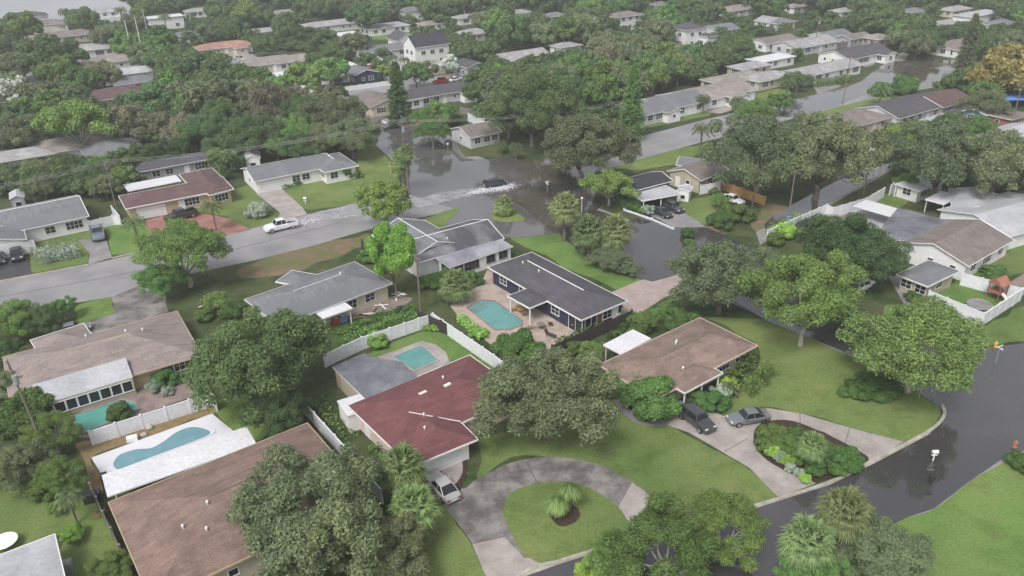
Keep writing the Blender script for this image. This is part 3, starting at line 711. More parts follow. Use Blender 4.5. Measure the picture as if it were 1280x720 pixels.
def palm_proto(kind, var):
    key = (kind, var)
    if key in PROTO: return PROTO[key]
    rng = np.random.default_rng(hash_(kind) + var); mb = MB(); C = []; F = []
    vs = []; fs = []
    mat = dict(fan='leaf_palm', queen='leaf_palmdark', pony='leaf_ponytail')[kind]
    def blade(p0, p1, wd, sag=0):
        p0 = Vector(p0); p1 = Vector(p1); d = (p1 - p0).normalized(); s_ = d.cross(Vector((0, 0, 1)));
        if s_.length < .1: s_ = Vector((1, 0, 0))
        s_.normalize(); m_ = p0.lerp(p1, .5); k = len(vs)
        e = p1 + Vector((0, 0, -sag))
        vs.extend([p0, m_ + s_ * wd, e, m_ - s_ * wd]); fs.append((k, k + 1, k + 2, k + 3))
    if kind == 'fan':
        for i in range(64):
            th = i * 2.39996 + rng.uniform(-.2, .2); el = 1.35 - 2.15 * (i / 64) ** .9 + rng.uniform(-.1, .1)
            d = Vector((math.cos(th) * math.cos(el), math.sin(th) * math.cos(el), math.sin(el))); pl = rng.uniform(.42, .6)
            hub = d * pl - Vector((0, 0, .12 * (1 - d.z) * pl)); side = d.cross(Vector((0, 0, 1))).normalized() if abs(d.z) < .98 else Vector((1, 0, 0)); up = side.cross(d)
            blade((0, 0, 0), hub, .012)
            n = 17
            for k in range(n):
                a = (k / (n - 1) - .5) * 2.9; v = d * math.cos(a) + side * math.sin(a) + up * .1
                ln = rng.uniform(.42, .56) * (1 - .25 * abs(a) / 1.5); e = hub + v * ln
                blade(hub, e, .03, sag=.10 + .16 * rng.random())
    elif kind == 'queen':
        for i in range(22):
            th = i * 2.39996; el = 1.2 - 1.35 * (i / 22); prev = Vector((0, 0, 0)); d = Vector((math.cos(th) * math.cos(el), math.sin(th) * math.cos(el), math.sin(el)))
            vz = d.z; pos = Vector((0, 0, 0)); n = 13
            for k in range(n):
                st = Vector((d.x, d.y, vz)).normalized() * (1.05 / n); nx = pos + st; blade(pos, nx, .012)
                s_ = Vector((-d.y, d.x, 0)).normalized()
                for sg in (-1, 1):
                    for j in (0, .5):
                        q = pos.lerp(nx, j); blade(q, q + s_ * sg * .26 * math.sin(math.pi * min(1, (k + 2) / (n + 1.5))) + st * 1.2 + Vector((0, 0, -.08 - .1 * rng.random())), .018)
                pos = nx; vz -= .13
    else:
        for i in range(420):
            th = rng.uniform(0, 6.28); el = rng.uniform(-.1, 1.5); d = Vector((math.cos(th) * math.cos(el), math.sin(th) * math.cos(el), math.sin(el)))
            m_ = d * .45 + Vector((0, 0, .1)); e = Vector((d.x * .85, d.y * .85, d.z * .4 - .45 + rng.uniform(-.15, .15)))
            blade((0, 0, 0), m_, .02); blade(m_, e, .025)
    me = bpy.data.meshes.new('crown'); me.from_pydata([tuple(v) for v in vs], [], fs); me.materials.append(MATS[mat])
    mb = MB(); n = 9; lean = rng.uniform(-.05, .05)
    tr = dict(fan=.11, queen=.07, pony=.1)[kind]
    mb.tube([(lean * math.sin(k / n * 3), 0, -1 + k / n) for k in range(n + 1)], [tr * (1.35 if k == 0 else 1.05 - .12 * (k % 2)) for k in range(n + 1)], 'bark', 8)
    o = mb.build('tmp', smooth=True); tm = o.data; bpy.data.objects.remove(o)
    PROTO[key] = (me, tm)
    return PROTO[key]
def palm(kind, px, py, r, H, label=None, group=None, name='palm_tree', cat='palm tree'):
    me, tm = palm_proto(kind, random.randrange(2)); P = g(px, py, H); w = proj(P)[2]; Rm = r * w / FX * dict(fan=1.25, queen=1.15, pony=1.5)[kind]
    base = Vector((P.x, P.y, 0)); o = empty(name, base, random.uniform(0, 6.28))
    t = link('trunk', tm, o); t.location = (0, 0, H); t.scale = (Rm, Rm, H + .05) if kind == 'fan' else (Rm, Rm, H + .05)
    c = link('crown', me, o); c.location = (0, 0, H); c.scale = (Rm, Rm, Rm)
    TREES.append(dict(o=o, kind='palm' if kind != 'queen' else 'queen', p=base, R=Rm, px=px, py=py, r=r, label=label, group=group, cat=cat))
    return o
def pine(px, pybase, Rm, H, label, kind='dark'):
    """narrow tiered conifer standing at a ground pixel"""
    rng = np.random.default_rng(int(px)); P = g(px, pybase, 0); o = empty('pine_tree', P)
    C = []; n = 46; N = []
    mb = MB(); mb.tube([(0, 0, -.1), (0, 0, H * .5), (0, 0, H)], [.3, .2, .04], 'bark', 8)
    for i in range(n):
        t = (i + 1) / n; z = H * (.08 + .9 * t); rr = Rm * (1 - t) ** .65 * rng.uniform(.7, 1.1) + .3
        for k in range(7):
            th = rng.uniform(0, 6.28); e = Vector((math.cos(th) * rr, math.sin(th) * rr, z - rr * .1)); mb.tube([(0, 0, z), e], [.05, .015], 'bark', 4)
            m_ = 46; tt = rng.uniform(.15, 1.05, m_); p = np.array([[e.x * a, e.y * a, z + (e.z - z) * a] for a in tt]) + rng.normal(size=(m_, 3)) * .17
            C.append(p); q = rng.normal(size=(m_, 3)) + np.array([0, 0, .7]); N.append(q / np.linalg.norm(q, axis=1, keepdims=True))
    C = np.concatenate(C); N = np.concatenate(N)
    t = mb.build('trunk', o); link('crown', leaf_mesh('crown', C, N, .3 * rng.uniform(.6, 1.3, len(C)), 'leaf_' + kind), o)
    TREES.append(dict(o=o, kind='pine', p=P, R=Rm, px=px, py=pybase, r=Rm * 5, label=label, group=None)); return o
def hedge(label, px, wd, h, mat='shrub', name='hedge', cat='hedge', size=.22, dens=60, blob=.35):
    """clipped or loose hedge along a pixel polyline on the ground"""
    P = [g(*p) for p in px]; rng = np.random.default_rng(int(px[0][0])); c = P[0].copy(); C = []; N = []
    for i in range(len(P) - 1):
        a, b = P[i] - c, P[i + 1] - c; d = b - a; ln = d.length; n = int(dens * max(ln, .5) * (wd + 2 * h) / 2)
        nn = np.array([-d.y, d.x, 0]) / max(ln, .01); t = rng.uniform(0, 1, n); ph = rng.uniform(-.15, math.pi + .15, n)
        bumpy = 1 + .18 * np.sin(t * ln * 2.1 + i) + .12 * rng.normal(size=n)
        ex = .55
        cx = np.sign(np.cos(ph)) * np.abs(np.cos(ph)) ** ex * wd / 2 * bumpy; cz = np.abs(np.sin(ph)) ** ex * h * bumpy
        base = np.array([a.x, a.y, 0]) + t[:, None] * np.array([d.x, d.y, 0]); p = base + nn * cx[:, None] + np.array([0, 0, 1]) * cz[:, None]
        q = nn * np.cos(ph)[:, None] + np.array([0, 0, 1]) * np.sin(ph)[:, None] + rng.normal(size=(n, 3)) * blob
        C.append(p); N.append(q / np.linalg.norm(q, axis=1, keepdims=True))
    C = np.concatenate(C); N = np.concatenate(N)
    o = link(name, leaf_mesh(name, C, N, size * rng.uniform(.6, 1.4, len(C)), 'leaf_' + mat)); o.location = c
    # woody core so that nothing shows through
    return tag(o, label, cat)
def bush(kind, px, py, Rm, h, label, name='shrub', cat='shrub', group=None, asp=1.0, rot=0):
    """bush standing with its base at a ground pixel; radius and height in metres"""
    me, tm, zc = proto(kind, random.randrange(3), False); P = g(px, py, 0)
    o = empty(name, P, rot); o.scale = (Rm * asp, Rm, h / (zc + TK[kind][3] * .8)); link('stem', tm, o); link('foliage', me, o)
    return tag(o, label, cat, group)
# ================================================================ GROUND
mb = MB(); mb.poly([(-900, -150, 0), (900, -150, 0), (900, 1500, 0), (-900, 1500, 0)], [(0, 1, 2, 3)], 'ground_mix'); tag(mb.build('ground'), kind='structure')
# lawns
LW = [('grass_mid', [(600, 548), (690, 520), (770, 500), (860, 545), (940, 588), (972, 622), (935, 640), (860, 668), (786, 662), (790, 640), (740, 590), (690, 572), (640, 572), (596, 598)]),
      ('grass_mid', [(870, 395), (960, 400), (1047, 435), (1110, 465), (1165, 500), (1178, 512), (1165, 535), (1130, 552), (1060, 533), (1000, 516), (960, 509), (905, 520), (920, 490), (950, 455), (946, 430), (905, 405)]),
      ('grass_bright', [(1600, 456), (1300, 556), (1255, 571), (1210, 601), (1167, 634), (1135, 644), (1040, 690), (960, 725), (900, 800), (960, 1100), (1500, 1100), (2000, 640)]),
      ('grass_mid', [(1150, 385), (1231, 408), (1290, 375), (1480, 340), (1480, 404), (1290, 426), (1245, 432), (1180, 440), (1100, 415), (1110, 380)]),
      ('grass_mid', [(530, 640), (555, 632), (588, 676), (612, 725), (625, 800), (480, 800), (495, 700), (510, 650)]),
      ('grass_mid', [(348, 238), (395, 214), (448, 212), (470, 190), (492, 210), (512, 244), (435, 257), (384, 262)]),
      ('grass_mid', [(445, 185), (468, 180), (500, 215), (470, 225), (447, 207)]),
      ('grass_mid', [(228, 262), (291, 238), (316, 228), (322, 243), (350, 268), (342, 278), (300, 288), (284, 270)]),
      ('grass_bright', [(127, 283), (162, 276), (178, 275), (190, 292), (172, 315), (142, 318)]),
      ('grass_mid', [(36, 305), (112, 287), (118, 296), (108, 328), (40, 341)]),
      ('grass_bright', [(95, 382), (139, 371), (145, 391), (100, 403)]),
      ('grass_bright', [(480, 434), (541, 404), (617, 455), (600, 470), (560, 455), (480, 452), (417, 460)]),
      ('grass_bright', [(265, 505), (330, 485), (350, 520), (320, 556), (285, 530)]),
      ('grass_mid', [(-60, 600), (60, 560), (110, 600), (160, 700), (190, 800), (60, 800), (80, 668), (0, 700)]),
      ('grass_bright', [(638, 297), (700, 291), (720, 309), (785, 331), (800, 350), (775, 362), (720, 340), (665, 312), (650, 306)]),
      ('grass_mid', [(525, 275), (572, 260), (556, 282), (540, 288)]),
      ('grass_mid', [(612, 268), (640, 262), (655, 275), (625, 277)]),
      ('grass_mid', [(797, 162), (850, 152), (888, 144), (886, 130), (868, 128), (830, 140), (798, 150)]),
      ('grass_mid', [(888, 128), (930, 120), (985, 108), (990, 122), (900, 140)]),
      ('grass_mid', [(755, 200), (880, 180), (920, 172), (960, 170), (880, 190), (845, 205), (800, 213), (760, 210)]),
      ('grass_mid', [(845, 252), (895, 243), (905, 270), (885, 282), (850, 270)]),
      ('grass_mid', [(1055, 118), (1100, 85), (1108, 92), (1080, 103), (1020, 120)]),
      ('grass_mid', [(1175, 78), (1230, 62), (1280, 66), (1280, 75), (1185, 84)]),
      ('grass_mid', [(1010, 143), (1065, 127), (1110, 118), (1118, 126), (1050, 142), (1000, 150)]),
      ('grass_bright', [(1162, 366), (1204, 345), (1280, 362), (1231, 400)]),
      ('grass_mid', [(1275, 300), (1300, 300), (1300, 340), (1220, 350), (1210, 335)]),
      ('grass_mid', [(1081, 251), (1107, 242), (1137, 248), (1128, 258), (1117, 263)]),
      ('grass_bright', [(56, 98), (64, 100), (75, 120), (66, 124)]),
      ('grass_bright', [(463, 42), (495, 45), (496, 50), (465, 49)]),
      ('weeds', [(415, 430), (425, 400), (480, 375), (525, 385), (530, 396), (480, 412), (452, 422), (417, 440)]),
      ('dirt', [(320, 328), (405, 302), (440, 298), (462, 292), (468, 305), (430, 318), (380, 338), (345, 345), (305, 347), (296, 338)]),
      ('dirt', [(860, 300), (885, 282), (905, 285), (890, 300)]),
      ('gravel_tan', [(95, 555), (165, 540), (262, 507), (268, 517), (114, 572), (128, 622), (112, 620)]),
      ('dirt', [(960, 255), (1000, 262), (1040, 250), (985, 283), (950, 292), (940, 285)]),
      ('grass_dull', [(555, 170), (630, 180), (625, 196), (580, 196), (560, 185)]),
      ('grass_dull', [(1100, 62), (1180, 82), (1130, 78), (1060, 73)]),
      ]
for i, (mt, px) in enumerate(LW): patch({'dirt': 'dirt_ground', 'gravel_tan': 'gravel_path'}.get(mt, 'lawn'), px, mt, .004 + .0003 * i if px[0] not in ((525, 275), (612, 268)) else .08, jit=.9 if mt == 'dirt' else .4)
# ---- roads
patch('road', [(-220, 408), (0, 352.5), (110, 331), (172, 317), (320, 284), (435, 256), (510, 242), (570, 230), (660, 208), (795, 172), (887, 148), (990, 125.5), (1045, 112), (1082, 101), (1110, 83), (1130, 62), (1137, 67), (1122, 90), (1112, 108), (1170, 98), (1290, 84), (1290, 92), (1175, 108), (1110, 119), (1065, 129), (1010, 143), (930, 165), (880, 177), (825, 192), (700, 228), (640, 245), (570, 262), (460, 287), (395, 306), (320, 325), (190, 352), (140, 371), (37, 388), (-60, 406), (-220, 440)], 'asphalt', .020, keep=True)
patch('road', [(285, 68), (300, 62), (330, 80), (400, 113), (445, 130), (490, 146), (560, 180), (640, 212), (700, 235), (735, 255), (800, 280), (900, 320), (1000, 365), (1060, 395), (1150, 440), (1290, 432), (1600, 398), (1600, 455), (1290, 560), (1210, 602), (1135, 645), (960, 722), (800, 800), (560, 800), (651, 719), (737, 690), (776, 677), (935, 635), (1035, 604), (1090, 577), (1160, 540), (1180, 520), (1177, 505), (1110, 465), (1000, 418), (900, 372), (840, 345), (700, 285), (590, 245), (510, 205), (470, 180), (440, 155), (385, 125), (330, 100), (300, 88)], 'asphalt', .012, keep=True)
patch('road', [(399, 113), (488, 103), (560, 93), (610, 86), (612, 92), (575, 102), (510, 112), (420, 125)], 'asphalt', .016, keep=True)
ribbon('road_marking', [(0, 371), (110, 351), (240, 325), (320, 305), (430, 277)], .12, .027, 'joint', .021)
# kerbs
K = [[(-20, 356), (0, 352), (110, 331)], [(140, 323), (172, 316)], [(560, 800), (651, 719), (700, 702), (737, 690), (776, 677), (860, 655), (935, 635), (1035, 604), (1090, 577), (1160, 540), (1180, 520), (1177, 506)]]
for k in K: ribbon('kerb', k, .35, .13, 'kerb_mat')
ribbon('gutter', [(562, 806), (653, 724), (702, 706), (739, 694.5), (778, 681.5), (862, 659), (937, 639), (1037, 608), (1092, 581), (1163, 543)], .55, .045, 'kerb_mat')
ribbon('kerb', [(1290, 555), (1255, 571), (1210, 602), (1167, 635), (1135, 645)], .3, .05, 'concrete_grey')
# driveways and paths
patch('driveway', [(526, 590), (560, 578), (577, 610), (597, 598), (640, 578), (690, 571), (747, 580), (790, 602), (815, 621), (800, 640), (786, 662), (776, 676), (737, 689), (651, 718), (612, 725), (588, 676), (555, 632)], 'concrete_dark', .026, smooth=True, keep=True)
patch('driveway', [(590, 680), (630, 671), (655, 697), (700, 700), (651, 718), (560, 795), (610, 725)], 'concrete', .030)
patch('driveway', [(770, 640), (790, 603), (815, 621), (802, 640), (786, 661), (772, 676), (758, 682)], 'concrete', .029)
patch('lawn', [(640, 615), (670, 605), (702, 602), (732, 608), (765, 627), (783, 648), (784, 664), (737, 687), (685, 704), (655, 692), (640, 667), (629, 640)], 'grass_mid', .036, smooth=True)
patch('mulch_bed', [(686, 640), (700, 632), (720, 633), (725, 645), (715, 655), (698, 657)], 'mulch', .042, smooth=True)
ribbon('driveway_joint', [(658, 577), (670, 601)], .08, .034, 'joint', .03, False); ribbon('driveway_joint', [(590, 680), (630, 671)], .08, .034, 'joint', .03, False)
patch('driveway', [(795, 500), (833, 508), (850, 500), (905, 520), (960, 510), (1000, 516.5), (1060, 534), (1130, 552), (1089, 577), (1075, 565), (1030, 540), (985, 527), (950, 530), (942, 550), (960, 572), (1020, 604), (973, 622), (937, 585), (862, 541), (830, 530), (790, 525)], 'concrete', .026, keep=True)
for a, b in (((905, 565), (935, 548)), ((1000, 516), (1000, 533)), ((1062, 535), (1056, 556))): ribbon('driveway_joint', [a, b], .07, .031, 'joint', .027, False)
patch('planting_bed', [(942, 550), (950, 530), (985, 525), (1030, 541), (1078, 566), (1084, 576), (1060, 590), (1018, 603), (985, 590), (955, 572)], 'mulch', .034, smooth=True)
patch('path', [(768, 502), (780, 518), (800, 530), (832, 532), (840, 520), (815, 524), (795, 515), (782, 500)], 'concrete_grey', .030, smooth=True)
patch('mulch_bed', [(778, 495), (790, 514), (815, 521), (840, 514), (845, 490), (800, 480)], 'mulch', .034, smooth=True)
patch('driveway', [(140, 371), (190, 350), (205, 372), (212, 395), (160, 412), (106, 422), (104, 405), (143, 392)], 'concrete_dark', .026, keep=True)
patch('driveway', [(99, 300), (132, 297), (140, 322), (110, 331), (112, 318)], 'concrete_grey', .026, keep=True)
patch('driveway', [(-30, 335), (8, 318), (33, 322), (41, 343), (0, 352), (-30, 359)], 'asphalt_black', .026, keep=True)
patch('driveway', [(178, 277), (207, 268), (250, 266), (282, 272), (315, 287), (274, 296), (266, 286), (230, 290), (190, 294)], 'red_pavers', .026, keep=True)
patch('driveway', [(320, 242), (351, 235), (378, 259), (384, 268), (346, 277), (350, 266)], 'concrete', .026, keep=True)
patch('driveway', [(540, 288), (572, 275), (608, 280), (612, 291), (560, 308), (540, 305)], 'concrete_grey', .026)
patch('driveway', [(640, 297), (655, 285), (700, 287), (700, 291)], 'dirt', .024)
patch('driveway', [(765, 365), (800, 350), (850, 340), (880, 352), (830, 372), (800, 392), (783, 388)], 'pink_slab', .028, keep=True)
patch('driveway', [(810, 268), (850, 262), (885, 285), (880, 300), (840, 285)], 'concrete_grey', .026)
patch('driveway', [(880, 140), (905, 133), (925, 135), (900, 142)], 'concrete', .026)
patch('driveway', [(1040, 66), (1070, 64), (1095, 80), (1082, 84)], 'concrete_grey', .026)
patch('driveway', [(1015, 104), (1040, 100), (1052, 108), (1022, 118)], 'concrete_grey', .026)
patch('driveway', [(455, 150), (475, 145), (500, 152), (490, 160)], 'concrete_grey', .026)
patch('path', [(1110, 345), (1130, 380), (1190, 395), (1180, 385), (1145, 372), (1125, 345)], 'concrete_grey', .026)
patch('path', [(1205, 325), (1235, 310), (1262, 318), (1215, 340)], 'brick', .03)
patch('driveway', [(1248, 362), (1290, 335), (1330, 345), (1290, 372)], 'tan_patio', .03)
patch('alley', [(945, 290), (1120, 200), (1123, 208), (950, 306)], 'concrete_grey', .024, keep=True)
# patios
patch('patio', [(563, 383), (572, 370), (600, 357), (609, 337), (640, 350), (728, 405), (790, 380), (785, 395), (698, 434), (690, 440), (625, 440), (615, 432), (578, 402)], 'pavers', .045)
patch('patio', [(471, 446), (500, 436), (527, 426), (545, 431), (557, 440), (562, 452), (524, 472), (500, 462)], 'concrete', .045)
patch('patio', [(160, 486), (240, 478), (250, 492), (172, 520), (110, 548), (84, 545), (90, 520)], 'tan_patio', .045)
patch('patio', [(1060, 262), (1085, 250), (1150, 280), (1140, 300), (1090, 290)], 'flat_light', .045)
patch('patio', [(1030, 270), (1062, 262), (1125, 282), (1100, 292), (1050, 285)], 'tan_patio', .042)
patch('yard_stones', [(430, 400), (440, 385), (490, 372), (515, 372), (500, 385), (460, 395)], 'tan_patio', .035, jit=.4)
patch('doorstep', [(540, 605), (548, 590), (575, 570), (585, 580), (580, 600), (572, 614)], 'mulch', .05, smooth=True)
patch('path', [(552, 590), (566, 568), (576, 572), (578, 590), (568, 606), (562, 600)], 'concrete', .056, smooth=True)
# ---- flood water
WZ = .052
patch('flood_water', [(446, 152), (478, 138), (500, 150), (560, 168), (586, 198), (640, 196), (665, 205), (740, 222), (760, 232), (720, 245), (722, 256), (700, 262), (690, 280), (640, 292), (612, 278), (612, 266), (575, 262), (520, 246), (505, 236), (512, 214), (490, 200), (466, 178), (452, 166)], 'water_flood', WZ, smooth=True, keep=True)
patch('flood_water', [(545, 290), (575, 262), (612, 262), (614, 280), (650, 280), (690, 279), (702, 290), (640, 297), (612, 288), (575, 278)], 'water_flood', WZ + .003, smooth=True)
patch('flood_water', [(640, 196), (668, 200), (740, 185), (790, 172), (800, 185), (760, 200), (735, 222), (700, 232), (655, 222)], 'water_brown', WZ + .006, smooth=True, keep=True)
patch('flood_water', [(655, 232), (700, 226), (735, 234), (752, 252), (740, 268), (715, 284), (690, 290), (658, 262), (640, 248)], 'water_dark', WZ + .009, smooth=True, keep=True)
patch('flood_water', [(700, 292), (742, 262), (780, 278), (810, 268), (842, 284), (882, 284), (902, 292), (1000, 340), (1090, 400), (1140, 430), (1180, 440), (1290, 428), (1600, 394), (1600, 452), (1300, 556), (1255, 572), (1210, 603), (1167, 636), (1135, 646), (1040, 692), (960, 724), (800, 806), (570, 806), (652, 722), (702, 704), (738, 692.5), (778, 680), (862, 657.5), (937, 637.5), (1037, 606), (1092, 579.5), (1161, 543), (1180, 524), (1173, 508), (1110, 463), (1047, 436), (960, 402), (900, 366), (862, 335), (838, 346), (815, 352), (790, 345), (765, 325), (722, 310)], 'water_street', WZ + .012, keep=True)
patch('flood_water', [(742, 262), (790, 280), (800, 290), (775, 300), (745, 297), (722, 300), (705, 291), (720, 275)], 'water_dark', WZ + .015, smooth=True)
patch('flood_water', [(284, 66), (312, 66), (335, 84), (322, 98), (296, 92)], 'water_bay', WZ, smooth=True, keep=True)
patch('flood_water', [(372, 122), (398, 116), (430, 126), (440, 136), (400, 140)], 'water_flood', WZ, smooth=True, keep=True)
patch('flood_water', [(958, 277), (1035, 232), (1110, 196), (1125, 205), (1050, 245), (985, 290)], 'water_dark', WZ, smooth=True, keep=True)
patch('flood_water', [(1010, 247), (1090, 207), (1112, 210), (1075, 232), (1040, 250)], 'water_flood', WZ + .003, smooth=True)
patch('flood_water', [(1082, 101), (1095, 88), (1130, 76), (1290, 78), (1290, 92), (1200, 104), (1130, 112), (1105, 112)], 'water_brown', WZ, smooth=True, keep=True)
patch('flood_water', [(960, 142), (985, 128), (1045, 112), (1080, 100), (1110, 84), (1118, 96), (1080, 118), (1040, 133), (990, 146)], 'water_flood', WZ + .003, smooth=True, keep=True)
patch('bay_water', [(-420, 60), (-200, 14), (0, 30), (60, 24), (100, 33), (150, 36), (162, 18), (165, 2), (170, -20), (200, -60), (-350, -60)], 'water_bay', WZ, keep=True)
patch('canal_water', [(30, 92), (52, 86), (58, 100), (66, 122), (58, 130), (38, 130), (32, 112)], 'water_bay', WZ, smooth=True, keep=True)
# wakes
def foamstrip(name, label, px, mat, z, w0, w1):
    P = catmull([g(a, b, z) for a, b in px], False, 8); c = P[0].copy(); n = len(P) - 1; a0 = math.atan2((P[-1] - P[0]).y, (P[-1] - P[0]).x)
    rm = Matrix.Rotation(-a0, 4, 'Z'); vs = []; fs = []
    for i, p in enumerate(P):
        d = (P[min(i + 1, n)] - P[max(i - 1, 0)]).normalized(); nn = Vector((-d.y, d.x, 0)); w = (w0 + (w1 - w0) * i / n) * random.uniform(.9, 1.1) / 2; q = p - c
        vs += [rm @ (q + nn * w), rm @ (q - nn * w)]
    for i in range(n): fs.append((2 * i, 2 * i + 1, 2 * i + 3, 2 * i + 2))
    mb = MB(); mb.poly(vs, fs, mat); o = mb.build(name); o.location = c; o.rotation_euler = (0, 0, a0)
    return tag(o, label, 'water wake', kind='stuff')
Z2 = WZ + .03
foamstrip('wake_foam', 'white churned wake trailing the dark vehicle on the flooded road', [(632, 234), (600, 238), (560, 245), (515, 256)], 'foam_dense', Z2, 3.2, 5.2)
foamstrip('wake_foam', 'thin outer ripples beside the wake of the dark vehicle', [(640, 236), (600, 246), (555, 255), (505, 268)], 'foam_thin', Z2 + .004, 3, 5)
foamstrip('wake_foam', 'broad foamy wake behind the white pickup truck', [(372, 279), (400, 270), (440, 264), (478, 256)], 'foam_dense', Z2, 3.5, 7)
foamstrip('wake_foam', 'thin foam streaks on the wet road behind the white pickup', [(380, 283), (420, 277), (470, 268), (520, 258)], 'foam_thin', Z2 + .004, 4, 6)
foamstrip('wake_foam', 'pale spray on the distant flooded road bend', [(1180, 86), (1190, 88), (1200, 90)], 'foam_dense', Z2, 3, 4)
foamstrip('wake_foam', 'faint foam over the distant flooded junction', [(1095, 96), (1108, 88), (1118, 78)], 'foam_thin', Z2, 6, 9)
def spray(label, px, py, L, r, n):
    C = np.random.default_rng(int(px)); p0 = g(px, py, 0); pts = C.normal(size=(n, 3)) * np.array([L, r, .16]); pts[:, 2] = np.abs(pts[:, 2]) + .05
    nn = C.normal(size=(n, 3)); nn /= np.linalg.norm(nn, axis=1, keepdims=True)
    o = link('water_spray', leaf_mesh('water_spray', pts, nn, .12 * C.uniform(.4, 1.4, n), 'spray'))
    o.location = p0; o.rotation_euler = (0, 0, math.atan2(GD.y, GD.x)); tag(o, label, 'water spray', kind='stuff')
gloss('spray', (.8, .8, .82), .5)
spray('white spray thrown up at the front wheels of the dark vehicle', 629, 235, 1.3, .8, 1500)
spray('spray behind the rear wheels of the dark vehicle in the flood', 606, 238, 1.6, .5, 900)
spray('low spray beside the rear wheel of the white pickup', 372, 281, 1.5, .6, 900)
# ================================================================ POOLS
def pool(label, deck_px, mat, coping='concrete', smooth=False, steps=None):
    P = [g(a, b, .06) for a, b in deck_px]
    if smooth: P = catmull(P, True, 6)
    for p in P: p.z = 0
    c = sum(P, Vector()) / len(P); V = [p - c for p in P]; n = len(V)
    r = empty('swimming_pool', c); tag(r, label, 'swimming pool')
    mb = MB(); mb.poly([Vector((v.x, v.y, .075)) for v in V], [tuple(t) for t in tessellate_polygon([V])], mat); mb.build('water', r)
    mb = MB(); k = 1 + .35 / max(1, sum(v.length for v in V) / n)
    o = [v * k for v in V]
    top = [Vector((v.x, v.y, .12)) for v in V] + [Vector((v.x, v.y, .12)) for v in o] + [Vector((v.x, v.y, .0)) for v in o] + [Vector((v.x, v.y, .0)) for v in V]
    fs = []
    for i in range(n):
        j = (i + 1) % n
        for a in range(4): b = (a + 1) % 4; fs.append((a * n + i, a * n + j, b * n + j, b * n + i))
    mb.poly(top, fs, coping); mb.build('coping', r)
    if steps:
        a, b, q, nn = steps
        A = g(*a, .1) - c; B = g(*b, .1) - c; dd = g(*q, .1) - c - A
        for k in range(nn):
            m2 = MB(); m2.tube([A + dd * (k + 1) / nn, B + dd * (k + 1) / nn], .06, 'concrete_grey', 5); m2.build('step', r)
    return r
pool('long turquoise pool in the paver patio behind the navy house', [(585.5, 385), (602, 376), (619, 377), (652, 401), (651, 406), (638, 411), (619, 411.5)], 'pool_water', 'tan_patio', steps=((585, 386), (602, 377), (592, 392), 3))
pool('small green-blue pool inside the white fenced yard of the red-roofed house', [(492, 446), (524, 433), (529, 434), (547, 450), (518, 463)], 'pool_water', 'concrete')
pool('teal pool beside the long sunroom and its round shrub', [(93, 520), (152, 500), (166, 503), (172, 512), (98, 544)], 'pool_teal', 'concrete_grey')
# ================================================================ HOUSES
H = House('house', 'long tan-roofed house with a white sunroom facing the teal pool', (4, 446), (221, 389), (262, 441), z=2.3, trim='wall_tan', rc='sh_tan', wc='tan', vents=((.75, .45), (.66, .4), (.45, .12)), wins={'CD': [(.80, 'w'), (.9, 'W')], 'BC': [(.5, 'w')]}, ridgecap='wall_tan')
H.wing((38, 425), (104, 404.5), (114, 428), z=2.29, rc='sh_tan', wc='tan', wins={'AB': [(.5, 'g')]}, ridge='y')
H.wing((40, 481), (157, 447), tuple(g(162, 472, 2.42)), z=3.65, zb=2.42, roof='flat', rc='flat_light', wc='beige', oh=.04, pre='sunroom_', wins={'CD': [(x, 'T', -.1) for x in (.08, .2, .32, .44, .56, .68, .8, .92)]})
H2 = House('house', 'large brown-shingled house behind the white pool terrace', (136, 628), (384, 529), 14.5, trim='wall_tan', rc='sh_chip', wc='beige', pitch=.26, z=2.9, vents=((.35, .55), (.22, .62), (.3, .72)), wins='auto', ridgecap='pole_wood')
canopy('lanai_roof', 'flat white patio roof along the brown-shingled house and its kidney pool', (127, 594), (308, 533), (318, 558), 2.75, 'flat_white', zb=2.9)
patch('pool_terrace', [(114, 572), (265, 517), (300, 545), (132, 602)], 'white_deck', .05)
pool('kidney-shaped blue pool set in the white terrace', [(142, 580), (150, 569), (170, 562), (190, 560), (205, 552), (222, 540), (240, 534), (258, 537), (262, 543), (240, 553), (205, 566), (160, 583), (147, 587)], 'pool_blue', 'white_deck', smooth=True)
House('house', 'house with smooth pale grey roof cut by the frame corner', (-90, 728), (68, 668), 12, rc='flat_light', wc='lightgrey', pitch=.2, z=2.8, wins={'BC': [(.3, 'w')]})
H3 = House('house', 'brick-red hip-roofed house with a front garage by the circular drive', (435, 507), (587, 444), (655, 492), rc='sh_red', wc='pinkish', pitch=.3, vents=((.62, .35), (.3, .75)), wins={'DA': [(.3, 'd')], 'CD': [(.85, 'w')]})
H3.wing((529, 577), (597, 549), (545, 508), z=2.69, rc='sh_red', wc='white', wins={'AB': [(.36, 'g')]}, oh=.7, ridge='y', vents=((.35, .5),))
H3.strip((555, 483), (563, 479)); H3.strip((524, 493), (533, 489)); H3.strip((511, 515), (576, 527), 'roof_flashing', 'trim', .1, .03)
polyroof([(415, 458), (456, 441), (465, 446.5), (502, 452), (526, 475), (458, 500)], 2.75, 'flat_dark', 'grey flat-roofed lanai joined to the red-roofed house', 'lanai', 'lanai', 'beige')
House('garden_shed', 'ribbed white utility shed beside the flat grey lanai', (421, 501), (450, 492), (464, 512), z=2.2, roof='flat', rc='flat_white', wc='white', oh=.1, wins={}, cat='shed', zb=2.35)
